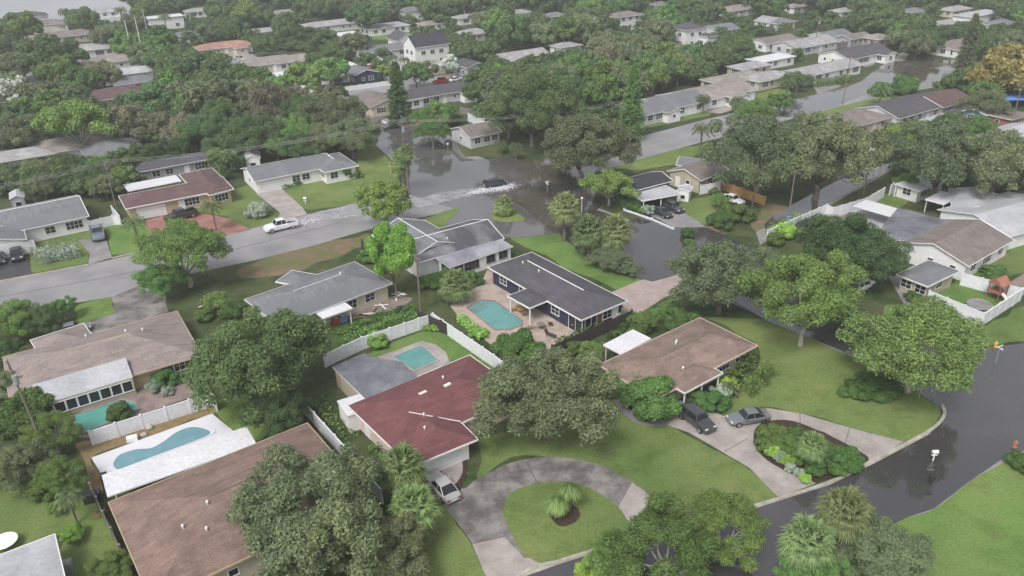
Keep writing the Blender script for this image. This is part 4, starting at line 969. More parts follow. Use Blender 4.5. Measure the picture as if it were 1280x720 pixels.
H4 = House('house', 'navy blue house with dark grey hip roof by the paver patio', (726.7, 400), (610, 334), (664, 315), rc='sh_dark', wc='navy', pitch=.32, ridgecap='trim', vents=((.62, .4), (.8, .4)),
           wins={'AB': [(.08, 's'), (.28, 'w'), (.6, 's'), (.85, 'w')], 'DA': [(.2, 'T'), (.45, 'D'), (.62, 'w'), (.8, 'd')]})
H4.wing((635, 370), (662, 385), (690, 372.5), z=2.7, rc='sh_dark', nowall=True, posts=((.05, .06), (.95, .06), (.95, .94)), pre='patio_')
H5 = House('house', 'white house with blotchy dark gable roofs beside the flooded corner', (520, 329), (630, 298), (608, 270), roof='gable', rc='sh_blotch', wc='white', pitch=.34, ridgecap='trim', wins={}, vents=((.45, .3),))
H5.wing((512, 325), (465, 294), (518, 268), z=2.69, roof='gable', rc='sh_grey', wc='white', ridge='x', ridgecap='trim', wins={'AB': [(.2, 't')]}, pitch=.34)
H5.wing((545, 322.5), (624, 297), (643, 305.5), z=2.75, zb=2.5, roof='flat', rc='flat_grey', wc='white', oh=.3, fr='trim_dark', wins={'CD': [(.15, 'w'), (.35, 'W'), (.65, 'w'), (.85, 'w')], 'DA': [(.5, 'w')]}, pre='addition_')
H6 = House('house', 'low grey-roofed house between the dirt verge and the weedy yard', (490, 354), (443, 327), (290, 362), trim='wall_lightgrey', rc='sh_grey', wc='cream', pitch=.28, ridgecap='wall_lightgrey', wins={'DA': [(.2, 'w'), (.4, 'W'), (.6, 'w')], 'AB': [(.4, 't')]}, vents=((.5, .3),))
H6.wing((345, 352), (365, 338), (398, 344), z=2.69, rc='sh_grey', wc='cream', wins={})
canopy('awning', 'white flat awning over the cluttered back door of the low grey house', (387, 384), (422, 372), (437, 386), 2.5, 'flat_white')
H7 = House('house', 'brown-shingled house with carport facing the planted island drive', (749, 456), (875, 397), (946, 432), trim='wall_pinkish', rc='sh_brown', wc='pinkish', pitch=.3, ridgecap='pole_wood', vents=((.5, .42), (.35, .82), (.53, .38)),
           wins={'AB': [], 'DA': [(.3, 'w'), (.6, 'w')], 'CD': [(.88, 'w'), (.7, 'W')], 'BC': [(.5, 'w')]}, oh=.8)
H7.wing((856, 491), (903, 466), (868, 443), z=2.68, rc='sh_brown', nowall=True, posts=((.05, .05), (.5, .05), (.95, .05)), pre='carport_')
H2.strip((232, 621), (320, 583), 'ridge_line', 'pole_wood', .12, .05); H7.strip((824, 447), (880, 419), 'ridge_line', 'pole_wood', .14, .05)
canopy('patio_cover', 'flat white patio cover behind the brown-shingled house', (755, 431), (791, 412.5), (814, 422.5), 2.45, 'flat_white')
H8 = House('house', 'small black-roofed house with a screened porch by the pond', (795, 238), (841, 226), (825, 212), roof='gable', rc='sh_black', wc='dkgrey', pitch=.3, wins='auto', z=2.9)
H8.wing((785, 240), (803, 251), (842, 237), z=2.4, roof='flat', rc='flat_light', wc='dkgrey', oh=.3, nowall=True, posts=((.04, .06), (.96, .05), (.96, .5), (.96, .94), (.5, .05)), pre='porch_')
H9 = House('house', 'beige gabled house beside the small white shed', (834, 214), (876, 226), (912, 212), roof='gable', rc='sh_warm', wc='beige', pitch=.35, ridge='y', wins={'AB': [(.3, 'd'), (.6, 't')], 'BC': [(.4, 'w')]})
H9.wing((845, 206), (852, 196), (898, 204), z=2.69, roof='gable', rc='sh_grey', wc='beige', wins={})
House('garden_shed', 'small white gabled shed near the beige house', (846, 238), (862, 240), (868, 234), roof='gable', z=2.0, rc='flat_light', wc='white', oh=.1, wins={'AB': [(.5, 't', -.7)]}, cat='shed')
# right compound
H10 = House('house', 'taupe-roofed white gable house beside the walled play yard', (1211, 333), (1119, 303), (1172, 272), roof='gable', rc='sh_warm', wc='white', ridge='y', pitch=.3, wins={'AB': [(.2, 't'), (.5, 't')], 'DA': [(.2, 'w'), (.5, 'W'), (.8, 'w')]}, trim='trim')
H10.wing((1160, 358), (1121, 343), (1150, 321), z=2.6, rc='sh_grey', wc='beige', wins={'AB': [(.25, 'w'), (.7, 'w')], 'DA': [(.5, 'w')]}, pitch=.22)
polyroof([(1102, 284), (1122, 260), (1135, 262), (1197, 279), (1160, 305), (1118, 299)], 3.1, 'flat_dark', 'wide flat grey roof joined behind the taupe-roofed house', 'extension', 'extension', 'white')
H11 = House('house', 'broad pale grey metal-roofed house at the right frame edge', (1172, 262), (1262, 296), (1325, 262), roof='gable', rc='flat_light', wc='white', pitch=.22, ridge='y', wins={'AB': [(.8, 'd')], 'BC': []})
H11.wing((1190, 260), (1186, 236), (1250, 250), z=2.69, roof='gable', rc='flat_light', wc='brickwall', pitch=.2, wins={})
canopy('canopy', 'small white canopy beside the leafy courtyard', (1157, 249), (1177, 239), (1192, 249), 2.5, 'flat_white')
canopy('boat_shelter', 'flat white shelter roof beside the alley wall', (1068, 257), (1083, 250), (1126, 272), 2.3, 'flat_white')
# left side of the main road
H12 = House('house', 'white grey-roofed house with a bay window and the black driveway', (111, 270), (94, 244), (-70, 283), rc='sh_grey', wc='white', roof='gable', pitch=.28, ridgecap='trim', wins={'DA': [(.12, 'W'), (.30, 'w')], 'AB': [(.5, 't')]})
H12.wing((33, 299), (28, 283), (-60, 300), z=2.6, rc='sh_grey', wc='white', roof='gable', pitch=.26, ridge='x', wins={'DA': [(.15, 'g')]}, pre='garage_')
H12.wing((34, 283), (68, 276), (66, 268), z=2.6, zb=2.9, rc='sh_grey', wc='grey', roof='flat', oh=.2, wins={'AB': [(.2, 'd'), (.6, 'W'), (.9, 'w')]}, pre='bay_')
H13 = House('house', 'maroon-roofed house with red driveway and wide garage door', (157, 261), (291, 235), (276, 221), rc='sh_maroon', wc='tan', pitch=.26, wins={'AB': [(.22, 'g'), (.5, 'd'), (.6, 'W'), (.87, 'w')], 'BC': [(.5, 'w')]}, ridgecap=None)
H13.wing((262, 244), (292, 236), (283, 225), z=2.68, rc='sh_maroon', wc='tan', wins={'AB': [(.5, 'W')]}, ridge='y')
H13.wing((291, 235), (265, 210), (224, 218), z=2.68, rc='sh_maroon', wc='tan', wins={}, pre='rear_')
canopy('patio_cover', 'long white patio cover behind the maroon-roofed house', (160, 239), (227, 226), (222, 217), 2.75, 'flat_white', zb=2.6)
H14 = House('house', 'long white house with grey roof, concrete drive and back shed', (318, 227), (420, 207), (410, 190), rc='sh_grey', wc='white', roof='gable', pitch=.28, wins={'AB': [(.2, 'g'), (.5, 'w'), (.62, 'w'), (.74, 'd')], 'DA': [(.5, 't')]})
H14.wing((405, 215.5), (448, 207), (427, 190), z=2.68, rc='sh_grey', wc='white', wins={'AB': [(.3, 'w'), (.7, 'w')], 'DA': [(.2, 'w')]}, ridgecap='trim')
House('garden_shed', 'white gabled garden shed with double doors behind the long white house', (306, 200), (325, 198), (323, 190), roof='gable', ridge='y', z=2.2, rc='flat_light', wc='white', oh=.12, pitch=.5, wins={'AB': [(.5, 'T', -.7)]}, cat='shed')
House('garden_shed', 'small grey-white shed under the trees behind the bay-window house', (12, 249), (30, 246), (26, 239), roof='gable', ridge='y', z=2.2, rc='flat_light', wc='grey', oh=.12, pitch=.4, wins={'AB': [(.5, 'T', -.7)]}, cat='shed')
# across the flooded side street
H15 = House('house', 'grey-roofed bungalow on the flooded corner with two small windows', (561.5, 161), (588, 172.5), (628, 164.5), roof='gable', rc='sh_warm', wc='lightgrey', pitch=.3, ridge='y', wins={'BC': [(.25, 'w'), (.55, 'w'), (.8, 'w')], 'AB': [(.5, 't')]})
far('grey and white gabled house behind the red parked vehicle', 552, 118, 22, 10, roof='gable', rc='sh_dark', wc='lightgrey', wings=((16, 21, -3, 4, dict(roof='gable', wc='white', ridge='y')),))
far('brown-roofed house beside the tall dark pine', 484, 131, 9, 13, roof='gable', rc='sh_warm', wc='cream')
far('small brick-red roofed cottage with pinkish walls near the pine', 529, 143, 11, 6, roof='gable', rc='sh_maroon', wc='pinkish')
far('flat white outbuilding beside the brick-red cottage', 515, 125, 8, 7, roof='flat', rc='flat_light', wc='white')
far('navy blue cottage with white window and grey gable roof', 459, 92, 8, 9, roof='gable', rc='sh_grey', wc='navy', ridge='y', z=3.0).chimney(.85, .5)
far('white bungalow with grey roof and wide glazed front', 487, 63, 22, 9, roof='gable', rc='sh_grey', wc='white', wings=((5, 11, -2.5, 3, dict(roof='gable', ridge='y', wc='white')),))
far('tall white two-storey house with black gable roof', 541, 57, 13, 9, roof='gable', rc='sh_black', wc='white', z=6.4, pitch=.7)
far('lower white wing house with dark roof beside the tall white house', 510, 50, 8, 9, roof='gable', rc='sh_dark', wc='white', z=4.0, pitch=.6)
far('pale flat-roofed house between the white bungalow and the navy cottage', 515, 88, 13, 8, roof='flat', rc='flat_light', wc='white')
far('beige-roofed low house beside the silvery tree', 538, 84, 12, 9, rc='sh_beige', wc='cream')
far('grey gabled house with a tall porch under oaks', 598, 83, 8, 9, roof='gable', ridge='y', rc='sh_dark', wc='grey', z=3.4)
far('long beige-roofed house beside the white garage row', 337, 80, 15, 10, roof='gable', rc='sh_beige', wc='cream')
far('white house with tan gable beside the long beige roof', 366, 77, 12, 9, roof='gable', rc='sh_beige', wc='white', wings=((7, 11, -3, 5, dict(roof='gable', ridge='y', wc='white')),))
far('flat white carport building in front of the tan gable', 372, 92, 14, 6, roof='flat', rc='flat_white', wc='white')
far('small white annex between the navy cottage and the pale carports', 430, 83, 9, 6, roof='flat', rc='flat_white', wc='white')
far('low pale house with broad flat roof near the lawn strip', 488, 34, 18, 11, roof='flat', rc='flat_light', wc='white')
far('pale long house under the upper tree line', 420, 31, 26, 9, rc='sh_light', wc='white')
far('white boxy house left of the broad flat roof', 440, 44, 9, 9, roof='flat', rc='flat_white', wc='white')
far('white peaked house under the topmost trees', 520, 13, 10, 8, rc='sh_grey', wc='white', z=4.2)
far('pale cottage right of the topmost trees', 660, 71, 18, 9, roof='gable', rc='sh_light', wc='lightgrey', wings=((1, 6, -3, 4, dict(roof='gable', ridge='y')),))
far('terracotta-roofed pink villa by the distant flood', 284, 59, 19, 9, rc='sh_terra', wc='cream', wings=((11, 16, -4, 4, dict()),))
far('long white two-storey block among palms', 204, 22, 17, 8, roof='flat', rc='flat_white', wc='white', z=4.8)
far('brown-roofed white house on the bay shore', 34, 22, 17, 12, rc='sh_dark', wc='white', z=3.6)
far('lower brown-roofed white house beside the shore house', 60, 31, 15, 10, rc='sh_warm', wc='white', z=3.2)
far('mauve-roofed house in the left rooftop row', 78, 46, 24, 10, rc='sh_warm', wc='cream')
far('grey-brown roofed house left of the mauve roof', 60, 40, 14, 9, rc='sh_beige', wc='white')
far('pale grey roof at the end of the rooftop row', 110, 63, 20, 10, rc='sh_light', wc='white')
far('tan-roofed white house behind the canal oaks', 138, 78, 20, 10, rc='sh_beige', wc='white')
far('grey-roofed low house with white eaves under the tall palms', 165, 92, 20, 8, rc='flat_light', wc='white', roof='gable')
far('slate-roofed house beside the grey low house', 172, 103, 13, 8, rc='sh_grey', wc='white')
far('dull red-roofed house half hidden by mossy trees', 151, 122, 16, 12, rc='sh_maroon', wc='pinkish')
far('weathered grey house under the yellow-green tree', 96, 186, 17, 11, rc='sh_beige', wc='lightgrey')
far('grey screened-pool house beside the mossy trees', 146, 193, 12, 12, rc='sh_grey', wc='lightgrey')
far('pale low house at the left tree edge', 18, 200, 16, 8, rc='sh_light', wc='cream')
far('dark-roofed house hidden behind the maroon roof', 222, 206, 15, 6, rc='sh_dark', wc='grey')
# upper right
far('white two-storey house with hipped brown roof', 789, 20, 14, 9, rc='sh_warm', wc='white', z=5.4)
far('large white colonial house with dark roof', 872, 36, 11, 10, rc='sh_dark', wc='white', z=6.2, rot=0, wings=((7, 12, -4, 3, dict(z=3.8)),))
far('small grey cottage beside the white colonial house', 912, 37, 12, 10, roof='gable', rc='sh_grey', wc='lightgrey')
far('pale hip-roofed house at the upper tree line', 932, 12, 16, 10, rc='sh_beige', wc='lightgrey')
far('light brown roofed long ranch facing the main road', 905, 121, 26, 12, roof='gable', rc='sh_beige', wc='white', wings=((14, 20, -3.5, 4, dict(roof='gable', ridge='y')),))
far('grey-roofed white ranch between two road lawns', 858, 132, 17, 12, roof='gable', rc='sh_grey', wc='white', wings=((0, 5, -2.5, 4, dict(roof='gable', ridge='y')),))
far('house with screened porch at the tree line corner', 816, 142, 12, 10, roof='gable', rc='sh_grey', wc='lightgrey')
far('low brownish roof behind the light ranch', 935, 100, 20, 9, rc='sh_beige', wc='cream')
far('brown-roofed white cottage with fenced yard', 980, 52, 17, 9, roof='gable', rc='sh_warm', wc='white')
far('pair-gabled grey house behind the wooden fence', 1024, 56, 22, 11, roof='gable', rc='sh_light', wc='lightgrey')
far('dark gabled house behind the grey pair-gabled one', 1052, 45, 14, 9, roof='gable', rc='sh_grey', wc='white')
far('brown shed-like house beside the long gable', 1078, 47, 12, 7, roof='gable', rc='sh_warm', wc='grey')
far('tan boxy house at the oak edge', 1109, 48, 9, 8, rc='sh_beige', wc='tan')
far('white house with dark solar-panelled roof and tall gable', 1090, 69, 22, 12, roof='gable', rc='sh_dark', wc='white', wings=((14, 20, -3, 5, dict(roof='gable', ridge='y')),))
far('small white gabled house beyond the flooded bend', 1206, 58, 15, 9, roof='gable', rc='sh_warm', wc='white', wings=((0, 5, -3, 4, dict(roof='gable', ridge='y')),))
far('grey-roofed low house with trimmed lawn by the main road', 1045, 88, 26, 9, roof='gable', rc='sh_light', wc='white')
far('white flat building behind the low grey house', 975, 74, 16, 7, roof='flat', rc='flat_white', wc='white')
far('pale house hidden behind roadside palms', 972, 98, 15, 8, rc='sh_light', wc='cream')
far('white gabled cottage at the far lawn', 973, 27, 10, 8, roof='gable', ridge='y', rc='sh_light', wc='white')
far('grey cottage beside the far white gable', 984, 28, 12, 8, rc='sh_grey', wc='lightgrey')
far('red-brown roofed house with brick carport by the road', 1091, 153, 17, 10, rc='sh_warm', wc='pinkish', wings=((-5, 3, 0, 8, dict(z=2.5, roof='flat', rc='sh_terra', wc='brickwall')),))
far('grey gabled house with brown ridge and white trim', 1158, 139, 22, 12, roof='gable', rc='sh_dark', wc='lightgrey')
far('brown-tiled house with white-framed windows behind the grey gable', 1200, 129, 14, 11, roof='gable', rc='sh_maroon', wc='grey')
far('flat grey garage with pale doors', 1184, 153, 14, 5, roof='flat', rc='flat_light', wc='cream')
far('teal-walled shed under the rusty tree', 1249, 140, 11, 6, roof='gable', rc='flat_light', wc='tealwall')
far('low brick-red outbuilding at the right edge', 1278, 146, 9, 7, roof='flat', rc='sh_warm', wc='brickwall')
far('pale roof corner below the brick outbuilding', 1285, 172, 16, 8, roof='gable', rc='flat_light', wc='white')
far('long white building at the upper right corner', 1236, 18, 24, 8, roof='flat', rc='flat_light', wc='white', z=4)
far('pale house under the upper right oaks', 1205, 12, 14, 8, rc='sh_light', wc='cream')
far('grey ranch roof at the right upper edge', 1262, 30, 14, 8, rc='sh_grey', wc='white')
far('white wall-backed cottage in the oak grove', 1082, 190, 7, 7, roof='flat', rc='flat_white', wc='lightgrey')
far('white carport between the alley and the big oaks', 1167, 233, 9, 5, roof='flat', rc='flat_white', wc='white', z=2.4)
far('pale bungalow in the upper middle trees', 600, 42, 12, 9, rc='sh_light', wc='cream')
far('small white cottage under the upper middle oaks', 700, 20, 10, 8, rc='sh_grey', wc='white')
far('grey-roofed house near the upper left palms', 130, 15, 14, 9, rc='sh_light', wc='white')
far('tiny white house glimpsed under the top centre trees', 655, 16, 9, 7, rc='sh_light', wc='white')
far('pale roof glimpsed above the white bungalow', 588, 22, 11, 7, rc='sh_light', wc='white')
far('small grey house at the top edge beside the two-storey brown-roofed one', 830, 6, 10, 7, rc='sh_grey', wc='white')
far('white cottage beside the upper right corner building', 1190, 30, 10, 7, roof='gable', rc='sh_light', wc='white')
far('pale cottage in the trees behind the canal', 20, 72, 12, 8, rc='sh_beige', wc='cream')
far('small pale-roofed house behind the palms at the top', 250, 14, 12, 7, rc='sh_light', wc='white')
far('low tan house behind the long pale one at the top', 360, 16, 12, 7, rc='sh_beige', wc='cream')
far('grey-roofed cottage at the upper right tree line', 1150, 14, 11, 7, rc='sh_grey', wc='white')
far('small pale house beside the upper right road', 1062, 14, 10, 7, rc='sh_light', wc='white')
far('white-walled house at the top between two oaks', 1004, 8, 11, 7, rc='sh_beige', wc='white')
far('pale house above the light brown ranch', 948, 84, 13, 7, rc='sh_light', wc='cream')
far('white house behind the terracotta-roofed villa', 330, 40, 11, 7, roof='gable', rc='sh_light', wc='white')
far('grey cottage left of the terracotta-roofed villa', 236, 44, 11, 7, rc='sh_grey', wc='white')
far('low pale house by the upper middle lawn', 545, 30, 11, 7, rc='sh_beige', wc='white')
far('white cottage in the trees above the vine-clad tree', 715, 58, 10, 7, rc='sh_light', wc='white')
# ================================================================ FENCES
fence('fence', 'white vinyl fence between the teal pool and the white pool terrace', [(111, 540), (265, 491), (268, 498)])
fence('fence', 'white vinyl fence with a kink between the red-roofed and brown-shingled houses', [(355, 470), (371, 492), (380, 503), (432, 560), (476, 612)])
fence('fence', 'tall white fence wrapping the small pool lawn', [(405, 444), (452, 422), (468, 417), (541, 392.5), (617, 444), (640, 462)])
fence('fence', 'dark wooden fence beside the paver patio and the white fence', [(522, 388), (566, 408), (615, 440), (640, 455)], mat='wood_dark', slat=True, cap=False)
fence('fence', 'dark wooden fence behind the navy house ending at the white patio cover', [(690, 432), (735, 412), (790, 388)], mat='wood_dark', slat=True, cap=False)
fence('fence', 'white block fence around the play yard at the right', [(1162, 364), (1231, 392), (1279, 361), (1204, 342)], h=1.9, thick=.12)
fence('fence', 'long white alley wall in front of the flat grey roof', [(960, 288), (1034, 256), (1042, 260), (1083, 248), (1106, 235)], h=1.9, thick=.12)
fence('fence', 'short white wall at the courtyard corner', [(1114, 232), (1117, 229), (1120, 234)], h=1.9, thick=.12)
fence('fence', 'white slatted fence along the far side of the alley', [(1080, 217), (1122, 201)], h=1.7)
fence('fence', 'tan wooden fence behind the white parked car', [(905, 227), (930, 236), (957, 246)], mat='wood_tan', slat=True, cap=False)
fence('fence', 'white vinyl gate panel between the beige house and the parked white car', [(876, 232), (900, 228)], h=1.8)
fence('fence', 'white vinyl fence from the bay-window house to the bright lawn', [(111, 277), (140, 270), (149, 270), (139, 258)], h=1.7)
fence('fence', 'low white roadside wall near the navy cottage', [(405, 112), (450, 106), (488, 101)], h=1.3)
fence('fence', 'low white wall running down to the flooded side street', [(345, 93), (377, 106), (399, 113)], h=1.3)
fence('fence', 'white garden wall in front of the glazed white bungalow', [(455, 68), (480, 74), (522, 70)], h=2.2)
fence('fence', 'short white wall behind the flooded corner bungalow', [(585, 142), (605, 149)], h=2.0)
fence('fence', 'grey wooden fence beside the brown-roofed fenced cottage', [(960, 57), (1005, 61), (1060, 52)], mat='wood_grey', slat=False, h=1.8)
fence('fence', 'grey wooden fence behind the low grey roadside house', [(1040, 75), (1062, 68), (1070, 70)], mat='wood_grey', h=1.8)
fence('fence', 'grey timber fence below the brown-shingled corner lawn', [(112, 605), (128, 640), (160, 705)], mat='wood_grey', slat=True, cap=False, h=1.5)
fence('fence', 'low white kerb wall beside the pond lawn', [(780, 261), (815, 273), (842, 285)], h=.35, thick=.15, cap=False, step=30)
fence('fence', 'dark garden fence beside the bright upright tree', [(452, 300), (472, 318), (480, 330)], mat='wood_dark', slat=True, cap=False)
fence('fence', 'dark fence in front of the house hidden behind maroon roof', [(150, 232), (165, 228)], mat='wood_grey', h=1.6)
fence('fence', 'white low fence bar beside the navy cottage yard', [(402, 102), (437, 99)], h=.9)
fence('fence', 'grey wooden fence behind the corner bungalow lawn', [(575, 134), (600, 138), (618, 142)], mat='wood_grey', h=1.7)
# ================================================================ VEHICLES
car('sedan', 'silver', (553, 608), (539, 592), 'silver sedan parked at the white garage door of the red-roofed house', 'car')
car('suv', 'charcoal', (871, 524), (888, 537), 'dark grey suv nosing down the drive beside the carport', 'car')
car('sedan', 'midgrey', (935, 521), (915, 524), 'grey sedan parked across the top of the island drive', 'car')
car('pickup', 'whitec', (351, 283), (333, 287), 'white pickup truck driving out of the flooded stretch of road', 'pickup truck', name='pickup_truck')
car('suv', 'darkblue', (619, 230), (632, 228), 'dark blue suv ploughing through the flooded junction with a wake', 'car')
car('pickup', 'slate', (122, 292), (124, 299), 'blue-grey pickup on the driveway by the white fence', 'pickup truck')
car('suv', 'black', (21, 318), (22, 324), 'black car on the black driveway by the garage', 'car')
car('sedan', 'black', (-1, 322), (0, 329), 'second black car, cut by the left frame edge', 'car')
car('pickup', 'black', (226, 270), (212, 274), 'black pickup on the red driveway of the maroon-roofed house', 'pickup truck')
car('sedan', 'black', (827, 265), (836, 269), 'black sedan in front of the screened porch', 'car')
car('suv', 'charcoal', (841, 259), (850, 263), 'dark grey suv parked next to the black sedan by the pond', 'car')
car('sedan', 'whitec', (916, 249), (928, 253), 'white sedan in front of the tan wooden fence', 'car')
car('pickup', 'red', (552, 102), (562, 99), 'red pickup on the distant side street', 'pickup truck')
car('sedan', 'whitec', (569, 99), (578, 97), 'white car next to the distant red pickup', 'car')
car('pickup', 'whitec', (491, 151), (500, 148), 'white pickup standing by the pine at the flooded side street', 'pickup truck')
car('sedan', 'charcoal', (490, 157), (480, 159), 'dark car in the water in front of the white pickup by the pine', 'car')
car('suv', 'black', (528, 69), (538, 67), 'black vehicle beside the tall white two-storey house', 'car')
car('sedan', 'midgrey', (90, 411), (104, 408), 'grey car nosed up to the tan-roofed house front', 'car')
car('suv', 'whitec', (1077, 357), (1085, 353), 'white suv mostly under the dark leafy tree by the beige walls', 'car')
car('suv', 'charcoal', (1007, 283), (1016, 278), 'dark truck parked inside the alley wall', 'car')
car('sedan', 'silver', (300, 73), (307, 74), 'small silver car by the distant terracotta villa', 'car')
# ================================================================ STREET FURNITURE
def pole(px, py, H, label, arms=1, r=.14, lean=(0, 0), trans=False, mat='pole_wood'):
    P = g(px, py, 0); o = empty('utility_pole', P); tag(o, label, 'utility pole')
    mb = MB(); mb.tube([(0, 0, -.2), (lean[0] / 2, lean[1] / 2, H / 2), (lean[0], lean[1], H)], [r, r * .85, r * .65], mat, 8); mb.build('shaft', o)
    a = GN; ends = []
    for k in range(arms):
        z = H - .4 - k * .9; mb = MB(); d = a * 1.1
        mb.tube([(lean[0] - d.x, lean[1] - d.y, z), (lean[0] + d.x, lean[1] + d.y, z)], .06, mat, 5)
        mb.build('crossarm', o)
        for s in (-1, 0, 1):
            m2 = MB(); m2.tube([(lean[0] + d.x * s * .9, lean[1] + d.y * s * .9, z), (lean[0] + d.x * s * .9, lean[1] + d.y * s * .9, z + .22)], .05, 'metal_grey', 6); m2.build('insulator', o)
            if k == 0: ends.append(P + Vector((lean[0] + d.x * s * .9, lean[1] + d.y * s * .9, z + .22)))
    if trans:
        m2 = MB(); m2.tube([(lean[0] + .35, lean[1] - .2, H - 2.6), (lean[0] + .35, lean[1] - .2, H - 1.6)], .28, 'metal_grey', 10); m2.build('transformer', o)
    return ends
def wires(a, b, label, sag=.9, r=.02, parts=(0, 1, 2)):
    for k in parts:
        p, q = a[k], b[k]; mb = MB(); n = 14
        mb.tube([(q - p) * (i / n) - Vector((0, 0, 4 * sag * (i / n) * (1 - i / n))) for i in range(n + 1)], r, 'wire', 4)
        o = mb.build('power_line'); o.location = p; tag(o, label, 'power line', 'power lines strung between the poles')
p1 = pole(146, 262, 9.5, 'wooden utility pole behind the maroon-roofed house', arms=2)
p2 = pole(506, 208, 10, 'wooden utility pole beside the shaggy palms at the flooded corner', arms=2, trans=True)
p3 = pole(775, 182, 10, 'utility pole with insulators at the vine-covered tree', arms=2)
p0 = pole(-60, 305, 9.5, 'utility pole past the left frame edge')
wires(p1, p2, 'power line crossing above the long white house', 1.3, .015); wires(p2, p3, 'power line crossing above the flooded junction', 1.2, .015); wires(p0, p1, 'power line over the bay-window house', 1, .015)
p4 = pole(62, 575, 12, 'leaning dark utility pole in the shrubs by the sunroom', arms=1, lean=(-1.2, .6), trans=True)
p5 = pole(526, 392, 9, 'thin dark utility pole at the corner of the weedy yard', arms=1)
p6 = pole(652, 445, 4.5, 'slim black post at the rear edge of the paver patio', arms=0, r=.05, mat='plastic_black')
p7 = pole(985, 274, 9, 'utility pole beside the dark truck in the alley', arms=1); p8 = pole(1079, 243, 9.5, 'utility pole in the middle of the flooded alley', arms=1)
p9 = pole(1118, 216, 9.5, 'utility pole at the leafy courtyard corner', arms=1); wires(p7, p8, 'power line along the flooded alley', .6, .02, (1,)); wires(p8, p9, 'power line at the upper end of the alley', .4, .02, (1,))
pole(1053, 131, 13, 'tall utility pole at the far side of the main road', arms=2); pole(1264, 157, 9.5, 'utility pole beside the brick-red outbuilding')
pole(168, 80, 14, 'tall pale pole between the far palms', arms=0, r=.16, mat='trim'); pole(181, 79, 15, 'second tall pale pole nearer the terracotta villa', arms=0, r=.16, mat='trim'); pole(188, 58, 13, 'third pale pole, slimmer and farther back', arms=0, r=.13, mat='trim')
pole(1018, 62, 11, 'pole with pale transformer cans above the road lawn', arms=1, trans=True); pole(940, 260, 8, 'bare pole leaning out of the oak by the tan fence', arms=0)
pole(575, 135, 8, 'dark pole beside the grey and white gabled house', arms=0, r=.1)
def lamp(px, py, H, label):
    P = g(px, py, 0); o = empty('street_lamp', P); tag(o, label, 'street lamp')
    mb = MB(); mb.tube([(0, 0, -.1), (0, 0, H)], .05, 'trim', 8); mb.build('post', o)
    mb = MB(); mb.tube([(0, 0, H), (0, 0, H + .1), (0, 0, H + .3), (0, 0, H + .42)], [.08, .2, .2, .05], 'lamp_glass', 10); mb.build('lamp_shade', o)
lamp(727, 266, 2.6, 'white post lamp standing in the dark flood water by the fan palms')
def sign(px, py, H, label, w=.6, h=.2, blades=2, face='trim'):
    P = g(px, py, 0); o = empty('street_sign', P); tag(o, label, 'street sign')
    mb = MB(); mb.tube([(0, 0, -.1), (0, 0, H)], .045, 'metal_grey', 8); mb.build('post', o)
    for k in range(blades):
        mb = MB(); mb.box(-w / 2, w / 2, -.015, .015, H - .05 - h - k * (h + .06), H - .05 - k * (h + .06), face, rz=R_(90 * k + 25), c=(0, 0)); mb.build('panel', o)
sign(684, 241, 2.4, 'white street sign standing in the flooded junction', .8, .3)
sign(1148, 499, 1.6, 'short yellow marker post on the lawn tip', .1, .5, 1, 'yellow_plastic')
sign(1167, 497, 1.8, 'white marker post in the water under the pale green tree', .12, .4, 1)
sign(1244, 454, 2.6, 'white street-name post standing at the flooded corner', .9, .22)
sign(511, 232, 1.5, 'white marker by the shaggy palms', .25, .5, 1)
sign(560, 189, 2.0, 'round white sign in the flood before the corner bungalow', .5, .5, 1)
def hydrant(px, py, label, m):
    P = g(px, py, 0); o = empty('fire_hydrant', P); tag(o, label, 'fire hydrant')
    mb = MB(); mb.tube([(0, 0, 0), (0, 0, .08), (0, 0, .081), (0, 0, .6), (0, 0, .78), (0, 0, .86)], [.24, .24, .17, .17, .15, .04], m, 12); mb.build('body', o)
    mb = MB(); mb.tube([(-.28, 0, .5), (.28, 0, .5)], .08, m, 8); mb.build('outlet', o)
hydrant(1244, 434, 'yellow-white hydrant on the grass edge of the flooded corner', 'yellow_plastic')
hydrant(1268, 559, 'orange hydrant at the far kerb beside the edge shrub', 'orange')
def mailbox(px, py, label, m='trim'):
    P = g(px, py, 0); o = empty('mailbox', P); tag(o, label, 'mailbox')
    mb = MB(); mb.tube([(0, 0, -.1), (0, 0, 1.05)], .07, m, 6); mb.box(-.3, .3, -.05, .05, .7, .78, m); mb.build('post', o)
    mb = MB(); n = 8; L = .3
    ring = [(.16 * math.cos(math.pi * k / n), 1.2 + .16 * math.sin(math.pi * k / n)) for k in range(n + 1)] + [(-.16, 1.05), (.16, 1.05)]
    vs = [(x, a, b) for x in (-L, L) for a, b in ring]; k = len(ring)
    mb.poly(vs, [tuple(range(k)), tuple(range(k, 2 * k))] + [(i, (i + 1) % k, k + (i + 1) % k, k + i) for i in range(k)], m); mb.build('box', o)
mailbox(1166, 576, 'white mailbox standing in the flood water off the kerb'); mailbox(1163, 607, 'dark low stump-like mailbox in the flooded street', 'plastic_black')
mailbox(382, 255, 'small white mailbox on the lawn of the long white house'); mailbox(827, 662, 'pale mailbox at the lawn edge behind the front tree')
